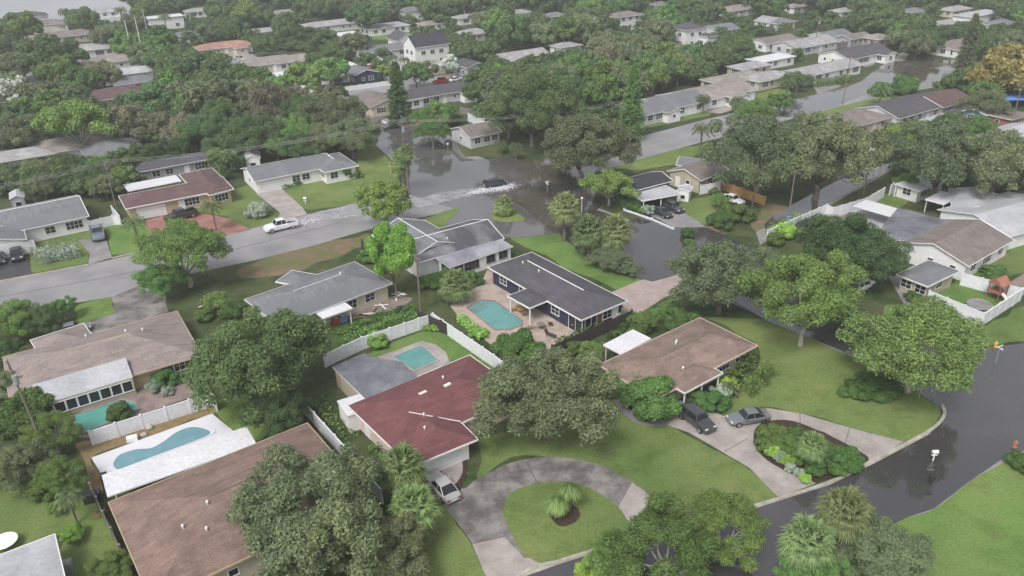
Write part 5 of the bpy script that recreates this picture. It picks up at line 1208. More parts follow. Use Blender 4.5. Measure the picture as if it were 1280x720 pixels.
def bin_(px, py, label, m='plastic_black'):
    P = g(px, py, 0); o = empty('wheelie_bin', P, .4); tag(o, label, 'bin')
    mb = MB(); mb.poly([(x * s, y * s, z) for z, s in ((.08, .8), (1.0, 1)) for x, y in ((-.3, -.35), (.3, -.35), (.3, .35), (-.3, .35))], [(0, 1, 2, 3), (4, 5, 6, 7), (0, 1, 5, 4), (1, 2, 6, 5), (2, 3, 7, 6), (3, 0, 4, 7)], m); mb.build('body', o)
    mb = MB(); mb.box(-.33, .33, -.4, .38, 1.001, 1.07, m); mb.build('lid', o, bevel=.02)
    for s in (-1, 1): mb = MB(); mb.tube([(s * .3 - .03, .33, .12), (s * .3 + .03, .33, .12)], .12, 'rubber', 10); mb.build('wheel', o)
bin_(509, 249, 'black wheelie bin at the kerb by the yellow-green tree'); bin_(986, 278, 'blue wheelie bin by the alley pole', 'blue_tarp'); bin_(132, 603, 'dark bin beside the corner of the white terrace')
def chair(px, py, rz, label, m='wood_grey', lounge=False, z=.05):
    P = g(px, py, 0); P.z = z; o = empty('lounge_chair' if lounge else 'patio_chair', P, rz); tag(o, label, 'chair', None)
    d = 1.3 if lounge else .5
    mb = MB(); mb.box(-.28, .28, 0, d, .38, .43, m); mb.build('seat', o)
    mb = MB(); mb.poly([(-.28, 0, .43), (.28, 0, .43), (.28, -.3, .95), (-.28, -.3, .95), (-.28, -.04, .41), (.28, -.04, .41), (.28, -.34, .93), (-.28, -.34, .93)], [(0, 1, 2, 3), (4, 5, 6, 7), (0, 1, 5, 4), (2, 3, 7, 6), (0, 3, 7, 4), (1, 2, 6, 5)], m); mb.build('backrest', o)
    for x in (-.25, .25):
        for y in (.04, d - .04): mb = MB(); mb.box(x - .025, x + .025, y - .025, y + .025, 0, .38, m); mb.build('leg', o)
def table(px, py, label, r=.6, m='wood_grey', z=.05):
    P = g(px, py, 0); P.z = z; o = empty('patio_table', P); tag(o, label, 'table')
    mb = MB(); mb.tube([(0, 0, .70), (0, 0, .74)], r, m, 18); mb.build('tabletop', o)
    mb = MB(); mb.tube([(0, 0, 0), (0, 0, .70)], [.05, .05], m, 8); mb.tube([(0, 0, 0), (0, 0, .04)], .3, m, 10); mb.build('pedestal', o)
table(676, 411, 'round patio table in the open part of the paver patio'); chair(664, 412, 1.4, 'chair beside the round table, towards the pool'); chair(684, 420, -2.2, 'long dark lounge chair beside the round table', 'wood_dark', True); chair(686, 408, -1.2, 'dark chair behind the round table', 'wood_dark')
chair(643, 425, .2, 'first grey lounge chair at the patio edge by the bush', lounge=False); chair(656, 426, .2, 'second grey lounge chair at the patio edge, next to the slim post', lounge=False)
table(652, 391, 'wooden dining table under the grey patio roof', .7, 'wood_tan'); chair(644, 389, 1.5, 'chair on the pool side of the dining table', 'wood_tan'); chair(655, 396, .1, 'chair in front of the dining table', 'wood_tan')
chair(684, 392, 1.0, 'chair by the sliding door of the navy house'); table(718, 411, 'small white table at the navy house corner', .5, 'trim')
table(8, 684, 'round white table with a dark centre on the corner lawn', 1.15, 'trim')
def boxy(name, cat, label, px, py, dims, m, rz=.4, z=0, feet=False, lid=None):
    P = g(px, py, 0); P.z = z; o = empty(name, P, rz); tag(o, label, cat); a, b, c = dims
    mb = MB(); mb.box(-a / 2, a / 2, -b / 2, b / 2, 0, c, m); mb.build('casing', o, bevel=.03)
    mb = MB(); mb.tube([(0, 0, c + .003), (0, 0, c + .05)], min(a, b) * .38, lid or 'metal_grey', 12); mb.build('fan_grille' if name == 'air_conditioner' else 'cap', o)
boxy('air_conditioner', 'air conditioner', 'white air conditioner by the navy house side door', 772, 398, (.9, .9, .9), 'trim')
boxy('air_conditioner', 'air conditioner', 'grey air conditioner below the white addition windows', 637, 329, (.8, .8, .8), 'metal_grey'); boxy('air_conditioner', 'air conditioner', 'grey air conditioner at the brown-shingled gable wall', 776, 487, (.8, .8, .8), 'metal_grey')
boxy('air_conditioner', 'air conditioner', 'white unit beside the smooth grey-roofed corner house', 85, 712, (.9, .9, .9), 'metal_grey'); boxy('pool_box', 'storage box', 'small white pool equipment box on the tan gravel', 166, 551, (1.1, .6, .6), 'trim', lid='trim')
boxy('storage_bin', 'storage box', 'black covered grill beside the terrace corner', 117, 626, (1.6, .8, 1.1), 'plastic_black', lid='plastic_black')
boxy('storage_bin', 'storage box', 'yellow toy box beside the ribbed white shed', 441, 536, (1.1, .7, .4), 'yellow_plastic', lid='yellow_plastic')
boxy('storage_bin', 'storage box', 'blue and white box under the back-door awning', 429, 402, (1.0, .7, .9), 'blue_tarp', lid='trim'); boxy('storage_bin', 'storage box', 'red box under the back-door awning', 421, 404, (1.0, .7, .8), 'red_plastic', lid='trim')
boxy('storage_bin', 'storage box', 'dark blue tub lying in the weedy yard', 501, 386, (1.1, .6, .4), 'paint_darkblue', lid='plastic_black')
# trampoline-like disc and play house of the walled yard
P = g(1224, 383, 0); o = empty('trampoline', P); tag(o, 'round grey trampoline mat in the walled play yard', 'trampoline')
mb = MB(); mb.tube([(0, 0, .3), (0, 0, .36)], 1.5, 'concrete_grey', 24); mb.build('mat', o); mb = MB(); mb.tube([(1.6 * math.cos(a * .2618), 1.6 * math.sin(a * .2618), .33) for a in range(25)], .06, 'metal_grey', 6); mb.build('frame', o)
for a in range(4): mb = MB(); mb.tube([(1.5 * math.cos(a * 1.57), 1.5 * math.sin(a * 1.57), 0), (1.5 * math.cos(a * 1.57), 1.5 * math.sin(a * 1.57), .33)], .05, 'metal_grey', 6); mb.build('leg', o)
P = g(1244, 373, 0); o = empty('play_tower', P, .5); tag(o, 'red-brown wooden play tower with gabled top in the walled yard', 'play tower')
for x in (-.9, .9):
    for y in (-.8, .8): mb = MB(); mb.box(x - .07, x + .07, y - .07, y + .07, 0, 2.6, 'wall_brickwall'); mb.build('post', o)
mb = MB(); mb.box(-1, 1, -.9, .9, 1.2, 1.3, 'wall_brickwall'); mb.build('platform', o)
mb = MB(); mb.poly([(-1.1, -1.1, 2.5), (1.1, -1.1, 2.5), (1.1, 1.1, 2.5), (-1.1, 1.1, 2.5), (-1.1, 0, 3.4), (1.1, 0, 3.4)], [(0, 1, 5, 4), (2, 3, 4, 5), (0, 3, 4), (1, 2, 5), (0, 1, 2, 3)], 'brick'); mb.build('roof', o)
mb = MB(); mb.poly([(-.5, -.9, 1.25), (.1, -.9, 1.25), (.1, -2.6, .1), (-.5, -2.6, .1), (-.5, -.9, 1.15), (.1, -.9, 1.15), (.1, -2.6, 0), (-.5, -2.6, 0)], [(0, 1, 2, 3), (4, 5, 6, 7), (0, 1, 5, 4), (0, 3, 7, 4), (1, 2, 6, 5), (2, 3, 7, 6)], 'trim'); mb.build('slide', o)
# blue tarp, bicycle-like frame, small boat
P = g(1271, 122, 2.2); P.z = 0; o = empty('tarp_shelter', P); tag(o, 'blue tarp shelter under the rusty tree', 'shelter')
mb = MB(); mb.poly([(-4, -2.5, 2.2), (4, -2.5, 2.1), (4, 2.5, 2.4), (-4, 2.5, 2.3), (0, 0, 2.9)], [(0, 1, 4), (1, 2, 4), (2, 3, 4), (3, 0, 4)], 'blue_tarp'); mb.build('canopy', o)
for x in (-3.8, 3.8):
    for y in (-2.3, 2.3): mb = MB(); mb.tube([(x, y, 0), (x, y, 2.2)], .05, 'metal_grey', 6); mb.build('post', o)
def bicycle(px, py, label, rz):
    P = g(px, py, 0); o = empty('bicycle', P, rz); tag(o, label, 'bicycle')
    for x in (-.55, .55):
        mb = MB(); mb.tube([(x + .33 * math.cos(a * math.pi / 8), 0, .34 + .33 * math.sin(a * math.pi / 8)) for a in range(17)], .03, 'red_plastic', 5); mb.build('wheel', o)
    mb = MB(); 
    for a, b in (((-.55, .34), (-.15, .34)), ((-.15, .34), (-.25, .85)), ((-.25, .8), (.4, .8)), ((.4, .8), (-.15, .34)), ((.55, .34), (.38, 1.0)), ((-.55, .34), (-.22, .75))): mb.tube([(a[0], 0, a[1]), (b[0], 0, b[1])], .025, 'orange', 5)
    mb.build('frame', o); mb = MB(); mb.tube([(.38, -.28, 1.0), (.38, .28, 1.0)], .02, 'metal_grey', 5); mb.build('handlebar', o); mb = MB(); mb.box(-.38, -.14, -.07, .07, .85, .9, 'plastic_black'); mb.build('saddle', o)
bicycle(128, 647, 'orange bicycle leaning on the grass below the grill', .5)
for k, (a, b, s, l) in enumerate(((180, 544, .35, 'low rock beside the pool equipment box'), (187, 535, .45, 'dark boulder at the foot of the vinyl fence'), (247, 512, .4, 'pale rock at the end of the vinyl fence'), (300, 541, .3, 'stone at the white terrace end'), (1010, 603, .35, 'grey boulder at the lower tip of the planted island'))):
    P = g(a, b, 0); rng = np.random.default_rng(k); bm = bmesh.new(); bmesh.ops.create_icosphere(bm, subdivisions=2, radius=s)
    for v in bm.verts: v.co *= 1 + rng.uniform(-.18, .18); v.co.z *= .7
    me = bpy.data.meshes.new('rock'); bm.to_mesh(me); bm.free(); me.materials.append(MATS['rock']); o = link('rock', me); o.location = P + Vector((0, 0, s * .3)); tag(o, l, 'rock')
def debris(px, py, label, seed):
    rng = random.Random(seed); P = g(px, py, 0); o = empty('plank_pile', P); tag(o, label, 'planks')
    for k in range(6):
        mb = MB(); a = rng.uniform(0, 3); L = rng.uniform(.6, 1.4); mb.box(-L, L, -.1, .1, .03 + .06 * k, .08 + .06 * k, rng.choice(['wood_grey', 'wood_dark', 'wood_tan', 'trim'])); q = mb.build('plank', o); q.rotation_euler = (0, 0, a); q.location = (rng.uniform(-.6, .6), rng.uniform(-.6, .6), 0)
debris(474, 386, 'loose boards heaped in the weedy yard', 1); debris(455, 395, 'scrap boards by the cream wall of the low grey house', 2); debris(498, 371, 'pale junk pile behind the low grey house', 3); debris(1195, 255, 'scattered boards in the leafy courtyard', 4); debris(262, 383, 'broken boards between the two grey roofs', 5)
# ================================================================ TREES : big and near ones first
T = tree
T('oak', 385, 640, 108, 'huge grey-green oak covering the brown-shingled roof corner at the bottom', hz=.95, var=0)
T('oak', 485, 688, 62, 'grey-green oak at the bottom edge beside the huge oak', var=1, hz=.9)
T('oak', 683, 492, 88, 'wide grey-green oak shading the right side of the red roof', var=0, hz=.95, rot=2.6)
T('dark', 322, 450, 86, 'big fresh green tree between the sunroom house and the small pool lawn', var=1, hz=1.0)
T('dark', 345, 512, 42, 'lower green tree beneath the big tree by the kinked fence', var=2)
T('broad', 228, 312, 55, 'rounded green tree on the main road verge', var=0)
T('broad', 200, 350, 30, 'smaller green tree at the foot of the verge tree', var=1)
T('bright', 490, 320, 27, 'bright green upright tree between two grey roofs', hz=1.75)
T('yellow', 478, 252, 37, 'airy yellow-green tree at the kerb by the flooded junction', var=0)
T('broad', 1012, 368, 68, 'forked green tree on the corner lawn with visible pale trunk', var=2, hz=1.15)
T('pale', 1150, 430, 88, 'wide pale green tree overhanging the flooded street', var=1, hz=.85, rot=1.0)
T('dark', 1062, 310, 66, 'dark leafy tree in front of the flat grey roof', var=1, hz=.85)
T('oak', 905, 345, 68, 'grey-green oak between the pond and the brown-shingled house', var=0, hz=.95)
T('oak', 955, 190, 62, 'broad oak along the alley beside the tan fence', var=1, hz=1.2)
T('oak', 1028, 188, 66, 'massive oak overhanging the flooded alley', var=2, hz=1.2)
T('oak', 1180, 196, 60, 'oak spreading behind the courtyard canopy', var=0, hz=1.2)
T('oak', 1250, 205, 58, 'pale-branched oak above the metal-roofed house', var=2, hz=1.2)
T('oak', 726, 182, 60, 'dark oak standing at the brown flood water', var=1, hz=1.0)
T('dark', 665, 130, 58, 'tall vine-clad green tree behind the corner bungalow', var=0, hz=1.1)
T('yellow', 762, 230, 34, 'flat-topped yellow-green tree beside the black-roofed house', var=1, hz=.8)
T('broad', 948, 142, 26, 'small green tree on the near verge of the main road', var=1); T('broad', 974, 128, 17, 'smallest green tree on the near road verge', var=2)
T('orange', 1262, 90, 42, 'big rusty-leaved tree at the right edge', var=0)
T('broad', 835, 685, 72, 'big green tree at the bottom centre over the flooded kerb', var=2, hz=.9); T('broad', 905, 660, 56, 'green tree right of the bottom centre tree', var=0, hz=.9); T('broad', 770, 695, 38, 'smaller green tree left of the bottom centre tree', var=1); T('limey', 735, 716, 22, 'lime shrub cut by the bottom edge under the kerb')
T('oak', 1110, 690, 62, 'grey-green oak with bare twigs at the bottom right', var=1, hz=.85); T('broad', 1010, 715, 40, 'yellowish bush-like tree at the bottom edge under the palms', var=1)
T('shrub', 1283, 580, 18, 'shrub at the right frame edge by the orange hydrant')
T('broad', 12, 400, 34, 'pale green tree at the left frame edge by the tan roof', var=1); T('dark', 48, 402, 26, 'dark green tree left of the grey parked car', var=2); T('broad', 78, 385, 18, 'upright green tree at the road verge'); T('dark', 3, 440, 22, 'dark tree at the left edge beside the tan roof')
T('shrub', 30, 520, 36, 'dense green shrub mass at the left end of the sunroom'); T('broad', 65, 540, 34, 'green tree around the leaning pole base', var=2); T('oak', 18, 580, 38, 'silvery green tree in the lower left garden', var=1); T('broad', 75, 595, 30, 'soft green tree beside the tan gravel', var=0); T('oak', 5, 480, 25, 'silvery bush at the left edge below the tan roof')
T('bright', 90, 668, 15, 'clipped bright green shrub on the lower left lawn', hz=.6); T('yellow', 70, 635, 12, 'small yellow shrub on the lower left lawn'); T('shrub', 50, 610, 20, 'green shrub between lawn and gravel'); T('broad', 140, 706, 26, 'light green shrub at the bottom edge beside the brown shingles', var=2)
T('shrub', 150, 516, 16, 'round green shrub at the end of the teal pool'); T('shrub', 205, 474, 16, 'green shrub by the beige wall of the sunroom house'); T('greysh', 190, 484, 11, 'grey-green low shrub next to the round shrub patio'); T('greysh', 208, 489, 8, 'small grey shrub on the tan patio')
T('limey', 469, 426, 14, 'lime green bush at the break of the white fence'); T('limey', 534, 409, 6, 'small lime bush in the fence corner bed'); T('limey', 543, 410, 6, 'second small lime bush in the fence corner bed')
T('shrub', 651, 436, 28, 'dense green bush at the patio rear edge'); T('shrub', 814, 499, 37, 'big rounded bush in front of the brown-shingled house', hz=.95)
T('shrub', 870, 498, 14, 'shrub at the foot of the carport post'); T('shrub', 890, 503, 18, 'spreading bush beside the carport slab'); T('greysh', 905, 491, 14, 'fern-like green clump next to the carport'); T('limey', 913, 482, 12, 'spiky light green plant by the carport')
T('broad', 738, 440, 18, 'loose green shrub under the white patio cover'); T('shrub', 722, 435, 14, 'shrub at the dark fence foot'); T('shrub', 700, 443, 12, 'low shrub between dark fence and oak')
T('shrub', 782, 398, 10, 'bluish green bush at the navy house corner'); T('broad', 806, 400, 17, 'green tree-like shrub in the dark garden bed', var=0); T('shrub', 822, 392, 13, 'light shrub beside the pink driveway'); T('broad', 838, 385, 14, 'thin leafy tree by the pink driveway'); T('shrub', 800, 413, 13, 'shrub behind the white patio cover'); T('shrub', 850, 400, 18, 'green mass behind the brown-shingled ridge')
T('shrub', 925, 450, 12, 'small bush at the brown-shingled house end wall')
T('shrub', 1000, 567, 18, 'dark green shrub in the planted island'); T('shrub', 968, 545, 20, 'round shrub at the upper end of the planted island'); T('limey', 985, 578, 10, 'lime foliage patch in the planted island'); T('greysh', 975, 570, 10, 'grey-green clump in the planted island'); T('shrub', 1055, 574, 22, 'wide ground bush at the right end of the planted island'); T('shrub', 1020, 585, 14, 'bush at the kerb side of the planted island'); T('shrub', 985, 556, 17, 'leafy bush behind the island palm'); T('limey', 968, 566, 11, 'light foliage near the upper island edge'); T('shrub', 1035, 566, 18, 'dark bush right of the island palm'); T('shrub', 1048, 586, 12, 'low bush at the lower right island edge'); T('limey', 1008, 598, 8, 'lime clump by the island kerb'); T('broad', 1000, 545, 15, 'tallest leafy shrub at the back of the island', var=1); T('greysh', 988, 585, 9, 'grey-green clump beside the island lime patch'); T('shrub', 960, 558, 14, 'rounded shrub at the left island edge'); T('shrub', 1070, 583, 9, 'small bush at the right tip of the island')
T('greysh', 1000, 592, 8, 'pale clump at the kerb side of the planted island')
T('shrub', 1092, 482, 32, 'low ground bush in the oval bed under the pale green tree', hz=.45); T('shrub', 1070, 488, 18, 'flat bush at the near end of the oval bed', hz=.4)
T('shrub', 860, 292, 9, 'round green bush standing alone in the pond'); T('shrub', 862, 303, 7, 'dark lower growth under the lone pond bush')
T('broad', 899, 250, 12, 'small leafy tree beside the white parked car', var=1); T('shrub', 900, 275, 16, 'green bush row end below the white car'); T('shrub', 922, 268, 17, 'bushy clump right of the small lawn'); T('shrub', 893, 240, 7, 'dark shrub next to the white gate')
T('shrub', 795, 256, 12, 'shrub in front of the screened porch'); T('greysh', 810, 262, 9, 'low shrub at the porch corner'); T('shrub', 820, 248, 5, 'small palm-like shrub against the porch')
T('oak', 760, 322, 28, 'feathery grey-green bush mass beside the pond', hz=.6); T('oak', 738, 310, 18, 'grey-green bush under the fan palms', hz=.7); T('oak', 785, 335, 18, 'grey-green bush at the pond edge', hz=.6)
T('greysh', 325, 262, 15, 'rounded shrub on the lawn by the concrete drive'); T('broad', 431, 212, 12, 'shrub tree at the wing of the long white house'); T('shrub', 443, 218, 8, 'dark shrub at the end of the long white house'); T('shrub', 369, 225, 10, 'shrub between the windows of the long white house')
T('broad', 270, 376, 17, 'pale leafy tree between the driveway and the low grey roof', var=1); T('shrub', 290, 388, 16, 'palm-like shrub at the grey roof corner'); T('shrub', 255, 395, 12, 'shrub beneath the verge tree')
T('shrub', 462, 320, 14, 'dark shrub by the garden fence beside the upright tree'); T('shrub', 560, 345, 14, 'shrubs under the white addition windows'); T('shrub', 540, 352, 14, 'palmy shrub behind the upright tree'); T('limey', 598, 416, 12, 'lime hedge clump on the pool side of the dark fence', hz=.5); T('shrub', 585, 346, 12, 'clump under the long windows of the white addition'); T('shrub', 600, 353, 5, 'small dark potted bush on the paver patio', hz=1.4)
T('limey', 1130, 230, 17, 'lime green tree in the leafy courtyard'); T('limey', 1150, 238, 13, 'yellowish bush beside the courtyard canopy'); T('yellow', 1192, 262, 8, 'light shrub at the brick wall of the metal-roofed house'); T('shrub', 1143, 372, 10, 'green shrub at the beige corner by the play yard')
T('limey', 986, 288, 14, 'light shrubs on the alley wall'); T('shrub', 1240, 340, 16, 'shrubs on the lawn beside the brick porch', hz=.6); T('shrub', 970, 300, 12, 'shrub inside the alley wall corner')
T('greysh', 1120, 155, 10, 'light green bush between the brown and grey roofs'); T('bright', 1140, 163, 12, 'conifer-like bush before the flat garage', hz=.8); T('yellow', 1120, 172, 24, 'yellow-green tree behind the alley fence', var=2); T('dark', 1105, 195, 14, 'dark bush at the slatted fence')
T('oak', 1190, 152, 20, 'loose green tree before the flat garage'); T('oak', 1235, 130, 28, 'green tree before the brown-tiled house'); T('broad', 1225, 160, 22, 'green tree beside the utility pole and teal shed')
T('broad', 1175, 108, 10, 'yellowish shrub by the flooded road bend'); T('shrub', 1195, 103, 16, 'dark shrub row behind the brown-tiled roof'); T('shrub', 1130, 108, 17, 'shrubby palms at the road side lawn'); T('shrub', 1100, 112, 14, 'dark palm clump on the road verge')
T('oak', 925, 130, 14, 'small tree on the lawn of the light brown ranch'); T('broad', 875, 128, 11, 'little tree before the white ranch', var=0)
# ---- upper left wood
for a in [('oak', 262, 128, 46, 'tallest grey-green oak in the upper left wood'), ('dark', 318, 168, 36, 'broad dark tree between wood and garden shed'), ('oak', 45, 120, 30, 'tall oak below the canal'), ('broad', 380, 100, 30, 'large green tree above the low white wall'), ('dark', 455, 20, 26, 'dark tree before the broad flat roof row') , ('brown', 162, 155, 34, 'brownish mossy tree above the maroon roof'), ('brown', 195, 160, 28, 'mossy tree next to the dark wood heart'), ('brown', 215, 175, 20, 'low mossy tree at the wood edge'), ('yellow', 97, 152, 44, 'big yellow-green crown above the weathered grey house'), ('dark', 95, 118, 18, 'dark round tree beside the canal lawn'),
          ('dark', 60, 70, 36, 'dark oak overhanging the canal'), ('broad', 28, 38, 30, 'green crown below the bay shore houses'), ('dark', 103, 24, 22, 'dark round tree at the bay shore'), ('oak', 140, 45, 24, 'pale oak on the bay point'), ('oak', 155, 52, 18, 'green oak beside the bay point oak'), ('silver', 12, 115, 26, 'silvery tree by the canal'), ('silver', 30, 135, 16, 'low silvery tree below the canal'),
          ('dark', 5, 60, 20, 'dark crown at the upper left edge'), ('oak', 20, 80, 26, 'dull crown left of the canal'), ('oak', 15, 165, 38, 'broad oak at the left edge under the canal'), ('oak', 55, 165, 30, 'oak left of the yellow-green crown'), ('broad', 100, 100, 24, 'green tree on the canal bank'), ('oak', 128, 92, 26, 'oak near the tan-roofed white house'), ('dark', 88, 212, 20, 'dark green tree behind the bay-window house'), ('broad', 125, 208, 19, 'pyramidal green tree near the screened-pool house'), ('oak', 50, 215, 25, 'dull tree near the small grey-white shed'), ('oak', 12, 218, 18, 'silver-green tree behind the left shed'), ('oak', 130, 232, 22, 'tangled tree at the back yard fence'), ('dark', 175, 196, 24, 'dark tree pressing on the maroon-roofed house'), ('dark', 212, 188, 22, 'dark tree over the hidden roof'),
          ('dark', 250, 165, 34, 'dark heart tree of the wood'), ('dark', 195, 128, 34, 'dark tree above the mossy ones'), ('dark', 235, 90, 38, 'large dull tree at the wood top'), ('dark', 270, 110, 32, 'dark wood-top tree by the villa'), ('dark', 210, 75, 26, 'dark tree above the low grey roofs'), ('oak', 300, 140, 30, 'oak in the middle of the wood'), ('dark', 320, 115, 28, 'dark tree near the flooded villa'), ('brown', 330, 150, 26, 'mossy tree in the wood middle'), ('brown', 365, 125, 24, 'tall brownish tree near the low white wall'), ('brown', 350, 170, 22, 'second mossy tree in the wood middle'), ('brown', 272, 150, 20, 'pale mossy crown by the dark heart'), ('yellow', 270, 195, 15, 'bright yellow-green bush behind the garden shed'), ('broad', 290, 178, 20, 'green tree above the yellow bush'), ('broad', 345, 182, 20, 'green tree above the long white roof'), ('dark', 372, 185, 26, 'dark tree above the long white roof'), ('oak', 415, 145, 42, 'broad oak between the wood and the side street'), ('oak', 440, 170, 36, 'oak overhanging the flooded side street'), ('oak', 395, 178, 26, 'oak above the end of the long white house'), ('dark', 420, 120, 20, 'dull tree behind the side street oak')]:
    T(a[0], a[1], a[2], a[3], a[4])
pine(500, 158, 3.1, 15.5, 'tall dark pine at the flooded side street'); pine(788, 176, 3.2, 17, 'sparse vine-wrapped pine at the utility pole', 'broad'); pine(1203, 92, 2.8, 17, 'tall dull cypress beside the flooded bend', 'oak')
T('dark', 520, 92, 22, 'dark tree beside the pine'); T('broad', 530, 148, 20, 'green tree in front of the grey-and-white house')
T('broad', 548, 142, 22, 'green tree left of the corner bungalow'); T('broad', 540, 165, 22, 'green shrubby tree at the flooded corner'); T('shrub', 570, 150, 10, 'shrubs behind the bungalow chimney side'); T('silver', 562, 80, 14, 'silvery white flowering tree by the red pickup'); T('yellow', 480, 88, 11, 'small yellow tree by the navy cottage')
T('broad', 415, 88, 24, 'fresh green tree beside the navy cottage'); T('dark', 395, 80, 16, 'tree behind the white annex'); T('oak', 440, 55, 22, 'oak between the two white walls'); T('dark', 458, 22, 12, 'dark upright tree before the broad flat roof')
# ---- background rows: scattered crowns over the areas that read as tree cover, kept off houses and roads
PROT = []
for h in HOUSES:
    q = [proj((p.x, p.y, z)) for p in h.pts for z in (0, 3)]
    x0, x1 = min(a[0] for a in q), max(a[0] for a in q); y0, y1 = min(a[1] for a in q), max(a[1] for a in q)
    PROT.append((x0 + (x1 - x0) * .12, x1 - (x1 - x0) * .12, y0 - 1, y1 - (y1 - y0) * .3))
ROADPX = [(316, 196, 14), (195, 226, 12), (22, 244, 10), (220, 208, 5)] + [(990 + t * 100, 128 - t * 35, 9) for t in (0, .2, .4, .6, .8, 1)] + [(300, 78, 10), (318, 84, 8), (385, 118, 5), (500, 104, 6), (540, 98, 6), (600, 90, 4), (475, 165, 8), (490, 180, 10), (570, 100, 6), (1110, 82, 7), (1112, 66, 4), (1150, 90, 8), (1200, 88, 10), (1250, 84, 8), (1080, 102, 8), (810, 170, 10), (850, 158, 10), (890, 148, 8), (930, 140, 8), (45, 105, 12), (120, 20, 14), (60, 12, 14), (890, 52, 6), (470, 45, 8), (480, 48, 6), (1210, 70, 8), (1250, 68, 8), (455, 120, 5), (430, 110, 4), (900, 130, 8), (830, 150, 8), (860, 148, 8), (1085, 95, 6), (1040, 95, 5), (150, 20, 10), (10, 20, 8), (1060, 100, 6), (1000, 112, 6)]
FILL = [([(440, -25), (840, -25), (850, 60), (860, 100), (800, 115), (700, 115), (620, 100), (575, 60), (570, 30), (440, 20)], 150, dict(oak=5, dark=3, broad=4, brown=.3), 16, 32),
        ([(840, -25), (1290, -25), (1290, 60), (1180, 60), (1110, 50), (1000, 25), (860, 12)], 120, dict(oak=5, dark=3, broad=3), 14, 28),
        ([(1085, 20), (1200, 30), (1190, 70), (1120, 75), (1100, 50)], 26, dict(oak=4, dark=3, broad=3), 16, 26),
        ([(165, -25), (480, -25), (470, 40), (400, 70), (320, 60), (240, 45), (165, 90)], 90, dict(oak=4, dark=5, broad=3), 15, 28),
        ([(0, 60), (60, 60), (150, 50), (200, 80), (200, 130), (130, 140), (40, 150), (0, 150)], 22, dict(oak=5, dark=4, broad=3), 15, 27),
        ([(160, 110), (430, 100), (440, 170), (350, 205), (220, 215), (160, 200)], 40, dict(oak=4, dark=6, broad=2, brown=2), 21, 33),
        ([(0, 150), (160, 170), (150, 235), (0, 240)], 24, dict(oak=5, dark=4, broad=2), 12, 20),
        ([(610, 70), (860, 60), (870, 100), (800, 140), (770, 120), (700, 120), (620, 160)], 50, dict(oak=5, dark=3, broad=4), 20, 31),
        ([(930, 70), (960, 60), (1000, 90), (1010, 100), (960, 112), (940, 110)], 12, dict(oak=4, broad=3, dark=2), 10, 15),
        ([(860, 40), (960, 50), (950, 100), (870, 100)], 22, dict(oak=5, dark=3, broad=3), 12, 20),
        ([(1130, 20), (1290, 40), (1290, 60), (1160, 60)], 14, dict(oak=5, dark=3, broad=3), 12, 20),
        ([(1140, 60), (1290, 70), (1290, 120), (1215, 125), (1180, 100)], 10, dict(oak=4, broad=4), 13, 20),
        ([(540, 60), (640, 60), (640, 110), (600, 120), (585, 95), (560, 90)], 14, dict(oak=4, broad=4, dark=2), 12, 20),
        ([(380, 60), (470, 50), (470, 80), (400, 95)], 8, dict(oak=4, broad=4, dark=2), 9, 15)]
rnd = random.Random(11); CAND = []; SP = [(t['p'].x, t['p'].y, t['R']) for t in TREES if t['R'] > 2]
for poly, n, wt, r0_, r1_ in FILL:
    ks = list(wt); ws = list(wt.values()); made = 0; x0, x1 = min(p[0] for p in poly), max(p[0] for p in poly); y0, y1 = min(p[1] for p in poly), max(p[1] for p in poly)
    for _ in range(n * 40):
        if made >= n: break
        x, y = rnd.uniform(x0, x1), rnd.uniform(y0, y1); r = rnd.uniform(r0_, r1_) * (.62 + .38 * min(1, max(0, y) / 110)); k = rnd.choices(ks, ws)[0]
        if not inside((x, y), poly): continue
        if any(a - r * .5 < x < b + r * .5 and c - r * .45 < y < d + r * .6 for a, b, c, d in PROT): continue
        if any(math.hypot(x - a, (y - b) * 1.6) < r * .9 + c for a, b, c in ROADPX): continue
        P0 = g(x, y, 0); w = proj(P0)[2]; R = r * w / FX; P = g(x, y, .85 * R)
        if any(math.hypot(P.x - a, P.y - b) < .5 * (R + c) for a, b, c in SP): continue
        if blocked(P): continue
        CAND.append((r, x, y, k, rnd.uniform(.95, 1.4), rnd.uniform(.85, 1.15), R)); SP.append((P.x, P.y, R)); made += 1
CAND.sort(key=lambda c: -c[0]); NT = 296 - sum(1 for t in TREES if t['kind'] not in CATS)
for r, x, y, k, h_, a_, R in CAND[:NT]: tree(k, x, y, r, hz=h_, asp=a_)
